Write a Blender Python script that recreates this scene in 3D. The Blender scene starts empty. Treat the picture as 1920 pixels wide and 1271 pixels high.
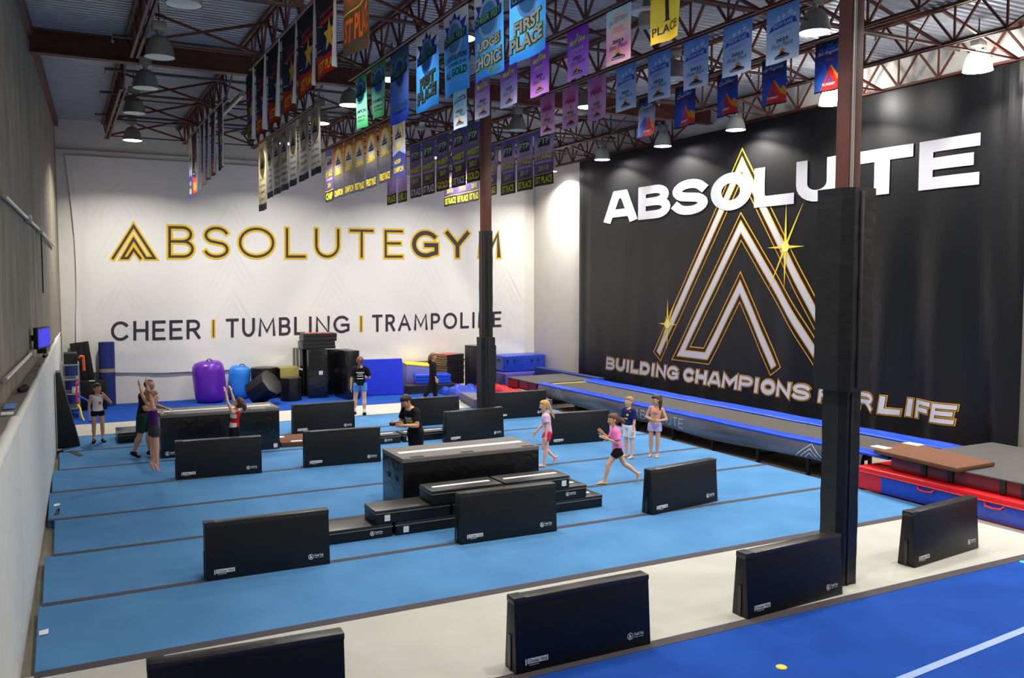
import bpy, bmesh, math, random
from mathutils import Vector, Matrix, noise
R = math.radians
sc = bpy.context.scene
COL = sc.collection
random.seed(7)

# ------------------------------------------------------------------ camera
YAW, PIT, FPX, CAMH = .479, .0664, 1634.0, 3.75
IW, IH = 1920, 1271
cam_d = bpy.data.cameras.new('camera')
cam_d.sensor_width = 36.0
cam_d.lens = FPX / IW * 36.0
cam_d.clip_start, cam_d.clip_end = .05, 200
cam = bpy.data.objects.new('camera', cam_d)
COL.objects.link(cam)
cam.location = (0, 0, CAMH)
cam.rotation_euler = (math.pi / 2 - PIT, 0, -YAW)
sc.camera = cam

# ------------------------------------------------------------------ world, exposure
world = bpy.data.worlds.new('world'); sc.world = world
world.use_nodes = True
world.node_tree.nodes['Background'].inputs[0].default_value = (.93, .90, .86, 1)
world.node_tree.nodes['Background'].inputs[1].default_value = .23
sc.view_settings.view_transform = 'Standard'
sc.view_settings.look = 'None'
sc.view_settings.gamma = 1.0
sc.view_settings.exposure = -0.42
try: sc.view_settings.use_curve_mapping = False
except Exception: pass
LAMP_W = 112.0

# ------------------------------------------------------------------ survey helpers: points of the hall from sight lines
_fw = Vector((math.sin(YAW)*math.cos(PIT), math.cos(YAW)*math.cos(PIT), -math.sin(PIT)))
_rt = Vector((math.cos(YAW), -math.sin(YAW), 0)); _up = _rt.cross(_fw)
CAM = Vector((0, 0, CAMH))
def ray(a, b): return _fw + _rt*((a-IW/2)/FPX) - _up*((b-IH/2)/FPX)
def F(a, b, z=0.0):
    d = ray(a, b); return CAM + d*((z-CAMH)/d.z)
def PY(a, b, Y):
    d = ray(a, b); return CAM + d*(Y/d.y)
def PX(a, b, X):
    d = ray(a, b); return CAM + d*(X/d.x)
def YatX(a, X, z):
    """depth along a line of constant X and z that sits at picture column a"""
    lo, hi = 4.0, 40.0
    for _ in range(50):
        m = (lo+hi)/2; P = Vector((X, m, z))-CAM
        if P.dot(_rt)/P.dot(_fw)*FPX+IW/2 > a: lo = m
        else: hi = m
    return lo
def ZatRow(P, t):
    lo, hi = -2.0, 12.0
    for _ in range(50):
        m = (lo+hi)/2; q = Vector((P[0], P[1], m))-CAM
        if IH/2-q.dot(_up)/q.dot(_fw)*FPX > t: lo = m
        else: hi = m
    return lo

# the hall
YB, XR, ZC = 29.18, 16.05, 8.50
def wallx(Y): return .03 + .040*(Y-YB)          # the left wall runs very slightly askew
JX = [1.35, 3.45, 5.42, 7.48, 9.55, 11.60, 13.72, 15.84]
ZB = 7.8                                         # joist bottom chord
YG, YN = 19.0, 7.6                               # girder lines

# ------------------------------------------------------------------ materials
def lin(c):
    return tuple(((v/255)/12.92 if v/255 <= .04045 else ((v/255+.055)/1.055)**2.4) for v in c)
MATS = {}
def mat(name, rgb, rough=.6, metal=0.0, var=.08, scale=4.0, bump=0.0, bscale=60.0, spec=.5, stretch=(1,1,1), var2=None, detail=4, coat=0, trans=0):
    if name in MATS: return MATS[name]
    m = bpy.data.materials.new(name); m.use_nodes = True
    nt = m.node_tree; b = nt.nodes['Principled BSDF']
    c = lin(rgb)
    b.inputs['Roughness'].default_value = rough
    b.inputs['Metallic'].default_value = metal
    b.inputs['Specular IOR Level'].default_value = spec
    b.inputs['Coat Weight'].default_value = coat
    if trans:
        pass
    tc = nt.nodes.new('ShaderNodeTexCoord'); mp = nt.nodes.new('ShaderNodeMapping')
    mp.inputs['Scale'].default_value = stretch
    nt.links.new(tc.outputs['Object'], mp.inputs['Vector'])
    nz = nt.nodes.new('ShaderNodeTexNoise'); nz.inputs['Scale'].default_value = scale; nz.inputs['Detail'].default_value = detail
    nt.links.new(mp.outputs['Vector'], nz.inputs['Vector'])
    rp = nt.nodes.new('ShaderNodeValToRGB')
    c2 = lin(var2) if var2 else None
    rp.color_ramp.elements[0].position = .3; rp.color_ramp.elements[1].position = .7
    rp.color_ramp.elements[0].color = (*(c2 if c2 else [max(0, v*(1-var)) for v in c]), 1)
    rp.color_ramp.elements[1].color = (*(c if c2 else [min(1, v*(1+var)) for v in c]), 1)
    nt.links.new(nz.outputs['Fac'], rp.inputs['Fac'])
    nt.links.new(rp.outputs['Color'], b.inputs['Base Color'])
    if bump:
        n2 = nt.nodes.new('ShaderNodeTexNoise'); n2.inputs['Scale'].default_value = bscale; n2.inputs['Detail'].default_value = 3
        nt.links.new(mp.outputs['Vector'], n2.inputs['Vector'])
        bp = nt.nodes.new('ShaderNodeBump'); bp.inputs['Strength'].default_value = bump; bp.inputs['Distance'].default_value = .02
        nt.links.new(n2.outputs['Fac'], bp.inputs['Height']); nt.links.new(bp.outputs['Normal'], b.inputs['Normal'])
    MATS[name] = m
    return m
def emit(name, rgb, s):
    m = bpy.data.materials.new(name); m.use_nodes = True
    nt = m.node_tree; b = nt.nodes['Principled BSDF']
    b.inputs['Base Color'].default_value = (*lin(rgb), 1)
    b.inputs['Emission Color'].default_value = (*lin(rgb), 1)
    b.inputs['Emission Strength'].default_value = s
    return m
# one material for everything that is printed: its colour is carried by the mesh
def print_mat(name, rough, bump=.15, bscale=9.0, stretch=(1,1,1), thin=0):
    m = bpy.data.materials.new(name); m.use_nodes = True
    nt = m.node_tree; b = nt.nodes['Principled BSDF']
    at = nt.nodes.new('ShaderNodeVertexColor'); at.layer_name = 'Col'
    nt.links.new(at.outputs['Color'], b.inputs['Base Color'])
    b.inputs['Roughness'].default_value = rough
    tc = nt.nodes.new('ShaderNodeTexCoord'); mp = nt.nodes.new('ShaderNodeMapping'); mp.inputs['Scale'].default_value = stretch
    nt.links.new(tc.outputs['Object'], mp.inputs['Vector'])
    n2 = nt.nodes.new('ShaderNodeTexNoise'); n2.inputs['Scale'].default_value = bscale; n2.inputs['Detail'].default_value = 2
    nt.links.new(mp.outputs['Vector'], n2.inputs['Vector'])
    bp = nt.nodes.new('ShaderNodeBump'); bp.inputs['Strength'].default_value = bump; bp.inputs['Distance'].default_value = .03
    nt.links.new(n2.outputs['Fac'], bp.inputs['Height']); nt.links.new(bp.outputs['Normal'], b.inputs['Normal'])
    if thin:
        tr = nt.nodes.new('ShaderNodeBsdfTranslucent'); mx = nt.nodes.new('ShaderNodeMixShader'); mx.inputs[0].default_value = thin
        nt.links.new(at.outputs['Color'], tr.inputs['Color']); nt.links.new(b.outputs[0], mx.inputs[1]); nt.links.new(tr.outputs[0], mx.inputs[2])
        nt.links.new(mx.outputs[0], nt.nodes['Material Output'].inputs['Surface'])
    return m
PRINT = print_mat('printed_cloth', .62, thin=.22)
PRINT_BIG = print_mat('printed_wall_vinyl', .40, .25, 2.2, (1, 1, .25))

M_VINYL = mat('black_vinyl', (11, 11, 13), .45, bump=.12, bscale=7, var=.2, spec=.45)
M_COLPAD = mat('column_pad_vinyl', (26, 25, 26), .45, bump=.5, bscale=3.5, var=.15, stretch=(1, 1, 2.2))
M_LAMPPALE = mat('pale_lamp_reflector', (222, 218, 206), .4)
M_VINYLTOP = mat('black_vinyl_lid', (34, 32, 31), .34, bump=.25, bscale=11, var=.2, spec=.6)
M_CREASE = mat('creased_black_vinyl', (13, 13, 15), .26, bump=.8, bscale=6, var=.2, spec=.7)
M_GREYTOP = mat('grey_carpet_lid', (112, 108, 104), .8, bump=.2, bscale=200)
M_BLUE = mat('blue_carpet_foam', (82, 133, 180), .95, var=.10, scale=1.1, bump=.12, bscale=260, spec=.15, var2=(70, 119, 166))
M_ROYAL = mat('royal_blue_carpet', (30, 76, 164), .95, bump=.12, bscale=260, spec=.12, var2=(26, 66, 148), scale=1.3)
M_BEIGE = mat('beige_carpet', (184, 183, 174), .95, bump=.1, bscale=260, spec=.12, var2=(176, 174, 165), scale=1.5)
M_TAPE = mat('grey_seam_tape', (74, 70, 74), .8, spec=.2)
M_CONCRETE = mat('concrete_floor', (150, 142, 122), .7, var2=(128, 120, 104), scale=2)
M_WALLW = mat('white_painted_wall', (226, 222, 212), .75, var=.03, scale=1.5, bump=.05, bscale=30)
M_STEELRED = mat('oxide_red_steel', (98, 50, 37), .55, var=.15, scale=5)
M_DECK = mat('galvanised_deck', (172, 176, 184), .42, metal=.55, var=.12, scale=3)
M_PIPE = mat('dark_steel_pipe', (92, 80, 74), .5, metal=.3)
M_GALV = mat('galvanised_conduit', (190, 188, 182), .35, metal=.7)
M_LAMPBODY = mat('lamp_grey_enamel', (150, 146, 138), .4, metal=.2)
M_BLACKST = mat('black_steel', (16, 16, 18), .5)
M_BED = mat('woven_trampoline_bed', (70, 66, 60), .9, bump=.3, bscale=220, var=.12, scale=6)
M_TBLUE = mat('blue_vinyl_pad', (22, 70, 205), .32, bump=.1, bscale=9)
M_TBLUE2 = mat('blue_crash_vinyl', (28, 62, 178), .3, bump=.9, bscale=7, spec=.6)
M_TRED = mat('red_vinyl', (214, 26, 32), .3, bump=.2, bscale=6)
M_MAROON = mat('maroon_vinyl', (104, 26, 26), .3, bump=.2, bscale=8)
M_DARKTOP = mat('charcoal_mat_top', (70, 68, 68), .8, bump=.3, bscale=30)
M_BROWN = mat('brown_carpet_board', (104, 66, 44), .95, bump=.3, bscale=160, var=.1, scale=12)
M_NAVY = mat('navy_foam', (22, 40, 108), .7, bump=.2, bscale=30)
M_SLATE = mat('slate_purple_foam', (88, 82, 104), .85, bump=.3, bscale=40)
M_WHITEP = mat('white_print', (232, 232, 232), .6, var=.02)
M_BLACKP = mat('black_print', (18, 18, 22), .6)
M_WHITETAPE = mat('white_stripe', (226, 228, 232), .6, var=.03)
M_YELLOW = mat('yellow_vinyl', (236, 196, 20), .4, bump=.2, bscale=8)
M_GOLD = mat('olive_gold_vinyl', (158, 144, 74), .4, bump=.6, bscale=10)
M_TAN = mat('tan_mat_edge', (132, 108, 76), .6)
M_PURPLE = mat('purple_vinyl', (96, 34, 168), .3, bump=.05, bscale=5)
M_SKY = mat('sky_blue_vinyl', (38, 122, 216), .4)
M_PADGREY = mat('pale_grey_wall_pad', (226, 227, 222), .55, bump=.1, bscale=2, var=.03)
M_LEDGE = mat('grey_ledge', (120, 112, 104), .6, var=.15, scale=8)

# ------------------------------------------------------------------ mesh helpers
class MB:
    def __init__(s): s.v = []; s.f = []; s.m = []; s.c = []
    def add(s, vs, fs, mi=0, col=None):
        o = len(s.v); s.v += [tuple(p) for p in vs]
        for f in fs: s.f.append([o+i for i in f]); s.m.append(mi); s.c.append(col)
        return s
    def box(s, x0, x1, y0, y1, z0, z1, mi=0, col=None):
        vs = [(x0,y0,z0),(x1,y0,z0),(x1,y1,z0),(x0,y1,z0),(x0,y0,z1),(x1,y0,z1),(x1,y1,z1),(x0,y1,z1)]
        return s.add(vs, [(3,2,1,0),(4,5,6,7),(0,1,5,4),(1,2,6,5),(2,3,7,6),(3,0,4,7)], mi, col)
    def hexa(s, b, t, mi=0):
        return s.add(list(b)+list(t), [(3,2,1,0),(4,5,6,7),(0,1,5,4),(1,2,6,5),(2,3,7,6),(3,0,4,7)], mi)
    def bar(s, p, q, w, h, mi=0):
        p, q = Vector(p), Vector(q); d = (q-p).normalized()
        up = Vector((0,0,1)) if abs(d.z) < .95 else Vector((1,0,0))
        a = d.cross(up).normalized()*(w/2); b = a.cross(d).normalized()*(h/2)
        vs = [p-a-b, p+a-b, p+a+b, p-a+b, q-a-b, q+a-b, q+a+b, q-a+b]
        return s.add(vs, [(0,1,2,3),(7,6,5,4),(4,5,1,0),(5,6,2,1),(6,7,3,2),(7,4,0,3)], mi)
    def tube(s, pts, r, n=8, mi=0, closed=False):
        pts = [Vector(p) for p in pts]; rs = r if isinstance(r, (list, tuple)) else [r]*len(pts)
        vs = []; ref = None
        for i, p in enumerate(pts):
            d = (pts[min(i+1, len(pts)-1)]-pts[max(i-1, 0)]).normalized()
            if ref is None: ref = Vector((0,0,1)) if abs(d.z) < .9 else Vector((1,0,0))
            a = d.cross(ref)
            if a.length < 1e-4: a = d.cross(Vector((.3,.8,.5)))
            a.normalize(); b = a.cross(d).normalized(); ref = b if False else ref
            for k in range(n):
                t = 2*math.pi*k/n; vs.append(p+(a*math.cos(t)+b*math.sin(t))*rs[i])
        fs = [(i*n+k, i*n+(k+1)%n, (i+1)*n+(k+1)%n, (i+1)*n+k) for i in range(len(pts)-1) for k in range(n)]
        fs += [tuple(range(n))[::-1], tuple((len(pts)-1)*n+k for k in range(n))]
        fs = [f[::-1] for f in fs]
        return s.add(vs, fs, mi)
    def lathe(s, prof, c=(0,0,0), n=24, mi=0, M=None, cap=True):
        vs = []
        for r, z in prof:
            for k in range(n):
                t = 2*math.pi*k/n; p = Vector((r*math.cos(t), r*math.sin(t), z))
                if M: p = M @ p
                vs.append(p+Vector(c))
        fs = [(i*n+k, i*n+(k+1)%n, (i+1)*n+(k+1)%n, (i+1)*n+k) for i in range(len(prof)-1) for k in range(n)]
        if cap: fs += [tuple(range(n))[::-1], tuple((len(prof)-1)*n+k for k in range(n))]
        return s.add(vs, fs, mi)
    def prism(s, poly, z0, z1, mi=0):
        n = len(poly)
        vs = [(x,y,z0) for x, y in poly]+[(x,y,z1) for x, y in poly]
        return s.add(vs, [tuple(range(n))[::-1], tuple(range(n, 2*n))]+[(i,(i+1)%n,n+(i+1)%n,n+i) for i in range(n)], mi)
    def mesh(s, name, mats, bevel=0, seg=2, smooth=30, loc=None, colors=False):
        me = bpy.data.meshes.new(name)
        if loc is not None:
            L = Vector(loc); vs = [tuple(Vector(p)-L) for p in s.v]
        else: vs = s.v
        me.from_pydata(vs, [], s.f)
        for m in (mats if isinstance(mats, (list, tuple)) else [mats]): me.materials.append(m)
        me.polygons.foreach_set('material_index', s.m)
        if colors:
            ca = me.color_attributes.new('Col', 'FLOAT_COLOR', 'CORNER')
            arr = []
            for p in me.polygons:
                c = s.c[p.index] or (1, 1, 1)
                if isinstance(c, list):       # one colour per corner
                    for q in c: arr += [*q, 1.0]
                else:
                    for _ in range(p.loop_total): arr += [*c, 1.0]
            ca.data.foreach_set('color', arr)
        if bevel:
            bm = bmesh.new(); bm.from_mesh(me)
            bmesh.ops.bevel(bm, geom=list(bm.edges), offset=bevel, segments=seg, affect='EDGES', profile=.6, clamp_overlap=True)
            bm.to_mesh(me); bm.free()
        if smooth:
            me.polygons.foreach_set('use_smooth', [True]*len(me.polygons))
            me.set_sharp_from_angle(angle=R(smooth))
        me.update()
        return me
    def build(s, name, mats, parent=None, world=False, **k):
        """parent given: child in the parent's space (world=True: the points are world points, parent unrotated);
        no parent: a top-level mesh whose origin is put at its base"""
        if parent is not None:
            me = s.mesh(name, mats, loc=(ROOTLOC[parent.name] if world else None), **k)
            o = bpy.data.objects.new(name, me); COL.objects.link(o); o.parent = parent
            ROOTLOC[o.name] = ROOTLOC.get(parent.name, Vector())
            return o
        xs = [p[0] for p in s.v]; ys = [p[1] for p in s.v]; zs = [p[2] for p in s.v]
        L = Vector(((min(xs)+max(xs))/2, (min(ys)+max(ys))/2, min(zs)))
        me = s.mesh(name, mats, loc=L, **k)
        o = bpy.data.objects.new(name, me); COL.objects.link(o); o.location = L; ROOTLOC[o.name] = L
        return o
ROOTLOC = {}
def tag(o, label=None, cat=None, group=None, kind=None):
    if label: o['label'] = label
    if cat: o['category'] = cat
    if group: o['group'] = group
    if kind: o['kind'] = kind
    return o
def thing(name, label, cat, loc=(0,0,0), rz=0.0, group=None):
    o = bpy.data.objects.new(name, None); COL.objects.link(o)
    o.location = loc; o.rotation_euler = (0, 0, rz); o.empty_display_size = .1
    ROOTLOC[o.name] = Vector(loc)
    return tag(o, label, cat, group)
def struct(name, mb, m, label=None, **k):
    o = mb.build(name, m, **k); o['kind'] = 'structure'; o['category'] = name.split('_')[0]
    o['label'] = label or name.replace('_', ' '); return o
def dup(root, loc, rz, label, group=None, name=None):
    r = root.copy(); COL.objects.link(r); r.location = loc; r.rotation_euler = (0, 0, rz); r['label'] = label
    if group: r['group'] = group
    ROOTLOC[r.name] = Vector(loc)
    for ch in list(root.children):
        c = ch.copy(); COL.objects.link(c); c.parent = r
        for g in ch.children:
            d = g.copy(); COL.objects.link(d); d.parent = c
    return r

# ------------------------------------------------------------------ flat lettering
_tc = {}
def glyphs(s, bold=0.0, shear=0.0, res=3):
    """outline font text as flat polygons scaled into the unit box"""
    key = (s, bold, shear, res)
    if key not in _tc:
        cu = bpy.data.curves.new('t', 'FONT'); cu.body = s; cu.offset = bold; cu.shear = shear; cu.resolution_u = res; cu.fill_mode = 'BOTH'
        ob = bpy.data.objects.new('t', cu)
        me = bpy.data.meshes.new_from_object(ob)
        vs = [(v.co.x, v.co.y) for v in me.vertices]; fs = [tuple(p.vertices) for p in me.polygons]
        bpy.data.objects.remove(ob); bpy.data.curves.remove(cu); bpy.data.meshes.remove(me)
        x0 = min(v[0] for v in vs); x1 = max(v[0] for v in vs); y0 = min(v[1] for v in vs); y1 = max(v[1] for v in vs)
        _tc[key] = ([((x-x0)/(x1-x0), (y-y0)/(y1-y0)) for x, y in vs], fs, (x1-x0)/(y1-y0))
    return _tc[key]
def arc(cx, cy, rx, ry, a0, a1, n=10):
    return [(cx+rx*math.cos(R(a0+(a1-a0)*i/n)), cy+ry*math.sin(R(a0+(a1-a0)*i/n))) for i in range(n+1)]
# stroke letters: centre lines in the unit box
ST = {
 'A': [[(0,0),(.5,1),(1,0)], [(.2,.36),(.8,.36)]],
 'B': [[(0,0),(0,1),(.55,1)]+arc(.55,.76,.38,.24,90,-90)[1:]+[(0,.52)], [(0,.52),(.6,.52)]+arc(.6,.26,.4,.26,90,-90)[1:]+[(0,0)]],
 'C': [arc(.52,.5,.52,.5,42,318,18)],
 'D': [[(0,0),(0,1),(.45,1)]+arc(.45,.5,.55,.5,90,-90,14)[1:]+[(0,0)]],
 'E': [[(1,1),(0,1),(0,0),(1,0)], [(0,.52),(.88,.52)]],
 'F': [[(0,0),(0,1),(1,1)], [(0,.5),(.86,.5)]],
 'G': [arc(.52,.5,.52,.5,42,300,18)+[(1,.12),(1,.46),(.55,.46)]],
 'H': [[(0,0),(0,1)], [(1,0),(1,1)], [(0,.52),(1,.52)]],
 'I': [[(.5,0),(.5,1)]],
 'L': [[(0,1),(0,0),(1,0)]],
 'M': [[(0,0),(0.06,1),(.5,.2),(.94,1),(1,0)]],
 'N': [[(0,0),(0,1),(1,0),(1,1)]],
 'O': [arc(.5,.5,.5,.5,90,450,32)],
 'P': [[(0,0),(0,1),(.55,1)]+arc(.55,.72,.45,.28,90,-90)[1:]+[(0,.44)]],
 'R': [[(0,0),(0,1),(.55,1)]+arc(.55,.74,.42,.26,90,-90)[1:]+[(0,.48)], [(.5,.48),(1,0)]],
 'S': [arc(.5,.75,.46,.25,20,255,12)[:-1]+[(.5,.5)]+arc(.5,.25,.48,.25,75,-160,12)[1:]],
 'T': [[(0,1),(1,1)], [(.5,1),(.5,0)]],
 'U': [[(0,1),(0,.42)]+arc(.5,.42,.5,.42,180,360,12)[1:]+[(1,1)]],
 'Y': [[(0,1),(.5,.45),(1,1)], [(.5,.45),(.5,0)]],
 '|': [[(.5,0),(.5,1)]],
}
def stroke(pts, t, cap=None, closed=False, lim=3.2):
    """flat ribbon of width t along pts (2D), mitred; ends extended by cap"""
    P = [Vector(p) for p in pts]
    closed = closed or (P[0]-P[-1]).length < 1e-6
    if closed and (P[0]-P[-1]).length < 1e-6: P = P[:-1]
    n = len(P); cap = t/2 if cap is None else cap
    if not closed:
        P[0] = P[0]+(P[0]-P[1]).normalized()*cap; P[-1] = P[-1]+(P[-1]-P[-2]).normalized()*cap
    vs = []
    for i in range(n):
        a = P[i]-P[i-1] if (i > 0 or closed) else P[1]-P[0]
        b = P[(i+1) % n]-P[i] if (i < n-1 or closed) else P[-1]-P[-2]
        na = Vector((-a.y, a.x)).normalized(); nb = Vector((-b.y, b.x)).normalized()
        m = na+nb
        if m.length < 1e-5: m = na.copy()
        m.normalize(); k = min(1/max(.2, m.dot(nb)), lim)
        vs += [P[i]+m*(t/2*k), P[i]-m*(t/2*k)]
    fs = [(2*i, 2*i+1, 2*((i+1) % n)+1, 2*((i+1) % n)) for i in range(n if closed else n-1)]
    return vs, fs
def slice_bm(bm, step):
    """cut a flat mesh (x, y) along a grid so that it can follow a fold"""
    xs = [v.co.x for v in bm.verts]; ys = [v.co.y for v in bm.verts]
    if not xs: return
    for ax, lo, hi in ((0, min(xs), max(xs)), (1, min(ys), max(ys))):
        k = math.ceil(lo/step+1e-6)
        while k*step < hi-1e-6:
            co = (k*step, 0, 0) if ax == 0 else (0, k*step, 0); no = (1,0,0) if ax == 0 else (0,1,0)
            bmesh.ops.bisect_plane(bm, geom=bm.verts[:]+bm.edges[:]+bm.faces[:], plane_co=co, plane_no=no, dist=1e-5)
            k += 1
class Sheet:
    """prints on a hanging sheet: flat pieces in sheet coordinates (u right, v up), then laid on the cloth by warp(u, v, off)"""
    def __init__(s, warp, step=.2): s.warp = warp; s.mb = MB(); s.step = step; s.lay = 0
    def cloth(s, w, h, nx, ny, colf):
        vs = []; fs = []; cs = []
        for j in range(ny+1):
            for i in range(nx+1): vs.append(s.warp(w*i/nx, h*j/ny, 0))
        for j in range(ny):
            for i in range(nx):
                idx = [(i,j),(i+1,j),(i+1,j+1),(i,j+1)]
                s.mb.add([vs[b*(nx+1)+a] for a, b in idx], [(0,1,2,3)], 0, [colf(a/nx, b/ny) for a, b in idx])
    def put(s, vs, fs, col, off):
        bm = bmesh.new()
        bv = [bm.verts.new((p[0], p[1], 0)) for p in vs]
        for f in fs:
            try: bm.faces.new([bv[i] for i in f])
            except Exception: pass
        if s.step: slice_bm(bm, s.step)
        bm.verts.index_update()
        s.mb.add([s.warp(v.co.x, v.co.y, off) for v in bm.verts], [[v.index for v in f.verts] for f in bm.faces], 0, col)
        bm.free()
    def text(s, t, x0, x1, y0, y1, col, off=.006, bold=.02, shear=0, rise=0):
        vs, fs, _ = glyphs(t, bold, shear)
        s.put([(x0+(x1-x0)*a, y0+(y1-y0)*b+rise*a) for a, b in vs], fs, col, off)
    def poly(s, pts, col, off=.004): s.put(pts, [tuple(range(len(pts)))], col, off)
    def line(s, pts, t, col, off=.006, cap=None, lim=3.2): vs, fs = stroke(pts, t, cap, lim=lim); s.put(vs, fs, col, off)
    def disc(s, cx, cy, rx, ry, col, off=.004, n=20): s.poly([(cx+rx*math.cos(2*math.pi*k/n), cy+ry*math.sin(2*math.pi*k/n)) for k in range(n)], col, off)
    def star(s, cx, cy, r, col, off=.006, n=5, q=.42, rot=90):
        pts = [(cx+(r if k % 2 == 0 else r*q)*math.cos(R(rot+180*k/n)), cy+(r if k % 2 == 0 else r*q)*math.sin(R(rot+180*k/n))) for k in range(2*n)]
        s.put([(cx, cy)]+pts, [(0, 1+i, 1+(i+1) % (2*n)) for i in range(2*n)], col, off)

# =================================================================== THE SETTING
# concrete wall on the left: three cast panels in one slightly askew plane
def concrete_wall_mat():
    m = mat('cast_concrete', (160, 151, 132), .85, var2=(130, 122, 106), scale=1.6, bump=.03, bscale=5, stretch=(1.5, 1.5, .45))
    nt = m.node_tree; b = nt.nodes['Principled BSDF']
    tc = nt.nodes.new('ShaderNodeTexCoord'); mp = nt.nodes.new('ShaderNodeMapping'); mp.inputs['Scale'].default_value = (2.2, 2.2, .06)
    nz = nt.nodes.new('ShaderNodeTexNoise'); nz.inputs['Scale'].default_value = 1.5; nz.inputs['Detail'].default_value = 6
    rp = nt.nodes.new('ShaderNodeValToRGB'); rp.color_ramp.elements[0].position = .35; rp.color_ramp.elements[1].position = .62
    rp.color_ramp.elements[0].color = (.58, .57, .55, 1); rp.color_ramp.elements[1].color = (1, 1, 1, 1)
    mx = nt.nodes.new('ShaderNodeMix'); mx.data_type = 'RGBA'; mx.blend_type = 'MULTIPLY'; mx.inputs[0].default_value = .45
    old = b.inputs['Base Color'].links[0].from_socket
    nt.links.new(tc.outputs['Object'], mp.inputs[0]); nt.links.new(mp.outputs[0], nz.inputs['Vector']); nt.links.new(nz.outputs['Fac'], rp.inputs[0])
    nt.links.new(old, mx.inputs[6]); nt.links.new(rp.outputs[0], mx.inputs[7]); nt.links.new(mx.outputs[2], b.inputs['Base Color'])
    return m
M_CAST = concrete_wall_mat()
mb = MB()
ys = [2.0, 9.0, 13.2, 18.6, 24.0, YB+.25]
for a, b in zip(ys[:-1], ys[1:]):
    b2 = b-.025
    mb.hexa([(wallx(a)-.3, a, -.12), (wallx(a), a, -.12), (wallx(b2), b2, -.12), (wallx(b2)-.3, b2, -.12)],
            [(wallx(a)-.3, a, 9), (wallx(a), a, 9), (wallx(b2), b2, 9), (wallx(b2)-.3, b2, 9)])
    mb.hexa([(wallx(b2)-.3, b2, -.12), (wallx(b2)-.025, b2, -.12), (wallx(b)-.025, b, -.12), (wallx(b)-.3, b, -.12)],
            [(wallx(b2)-.3, b2, 9), (wallx(b2)-.025, b2, 9), (wallx(b)-.025, b, 9), (wallx(b)-.3, b, 9)])
struct('wall_left', mb, M_CAST, 'streaked cast concrete wall along the left side', smooth=0)
struct('wall_back', MB().box(-.3, XR+.3, YB, YB+.25, -.12, 9), M_WALLW, 'white painted back wall', smooth=0)
struct('wall_right', MB().box(XR, XR+.25, 2, YB+.25, -.12, 9), M_WALLW, 'white painted right wall behind the black banner', smooth=0)
struct('floor', MB().box(-1.2, XR+.3, 2, YB+.25, -.3, -.12), M_CONCRETE, 'bare concrete floor showing along the left wall', smooth=0)
# band on the back wall where it sets back above the wall banner
struct('trim_1', MB().box(wallx(YB), XR, YB-.10, YB, -.12, 7.62), M_WALLW, 'lower white wall face that projects below a ledge', smooth=0, bevel=.01)
# fluted steel deck: one continuous profile running left to right
prof = []; y = 2.0; p = .155
while y < YB:
    prof += [(y, ZC), (y+p*.42, ZC), (y+p*.52, ZC+.05), (y+p*.9, ZC+.05)]; y += p
mb = MB(); vs = []
for yy, zz in prof: vs += [(-.6, yy, zz), (XR+.2, yy, zz)]
mb.add(vs, [(2*i, 2*i+1, 2*i+3, 2*i+2) for i in range(len(prof)-1)])
mb.box(-.6, XR+.2, 2, YB+.2, ZC+.3, ZC+.4)
struct('ceiling', mb, M_DECK, 'fluted galvanised steel roof deck', smooth=0)
mb = MB(); a, b = 2.0, YB
mb.hexa([(wallx(a), a, ZC-.22), (wallx(a)+.10, a, ZC-.22), (wallx(b)+.10, b, ZC-.22), (wallx(b), b, ZC-.22)],
        [(wallx(a), a, ZC-.01), (wallx(a)+.10, a, ZC-.01), (wallx(b)+.10, b, ZC-.01), (wallx(b), b, ZC-.01)])
struct('trim_2', mb, M_STEELRED, 'red steel ledger angle along the top of the left wall', smooth=0)

# girders
def girder(Y, label):
    mb = MB()
    z0, z1 = 8.03, 8.46
    mb.box(-.35, XR-.05, Y-.11, Y+.11, z0, z0+.03).box(-.35, XR-.05, Y-.11, Y+.11, z1-.03, z1).box(-.35, XR-.05, Y-.012, Y+.012, z0, z1)
    o = mb.build('roof_girder', M_STEELRED, smooth=0); tag(o, label, 'girder', kind='structure')
girder(YG, 'deep red steel girder crossing the hall on top of the farther column')
girder(YN, 'deep red steel girder above the nearer padded column')

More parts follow.
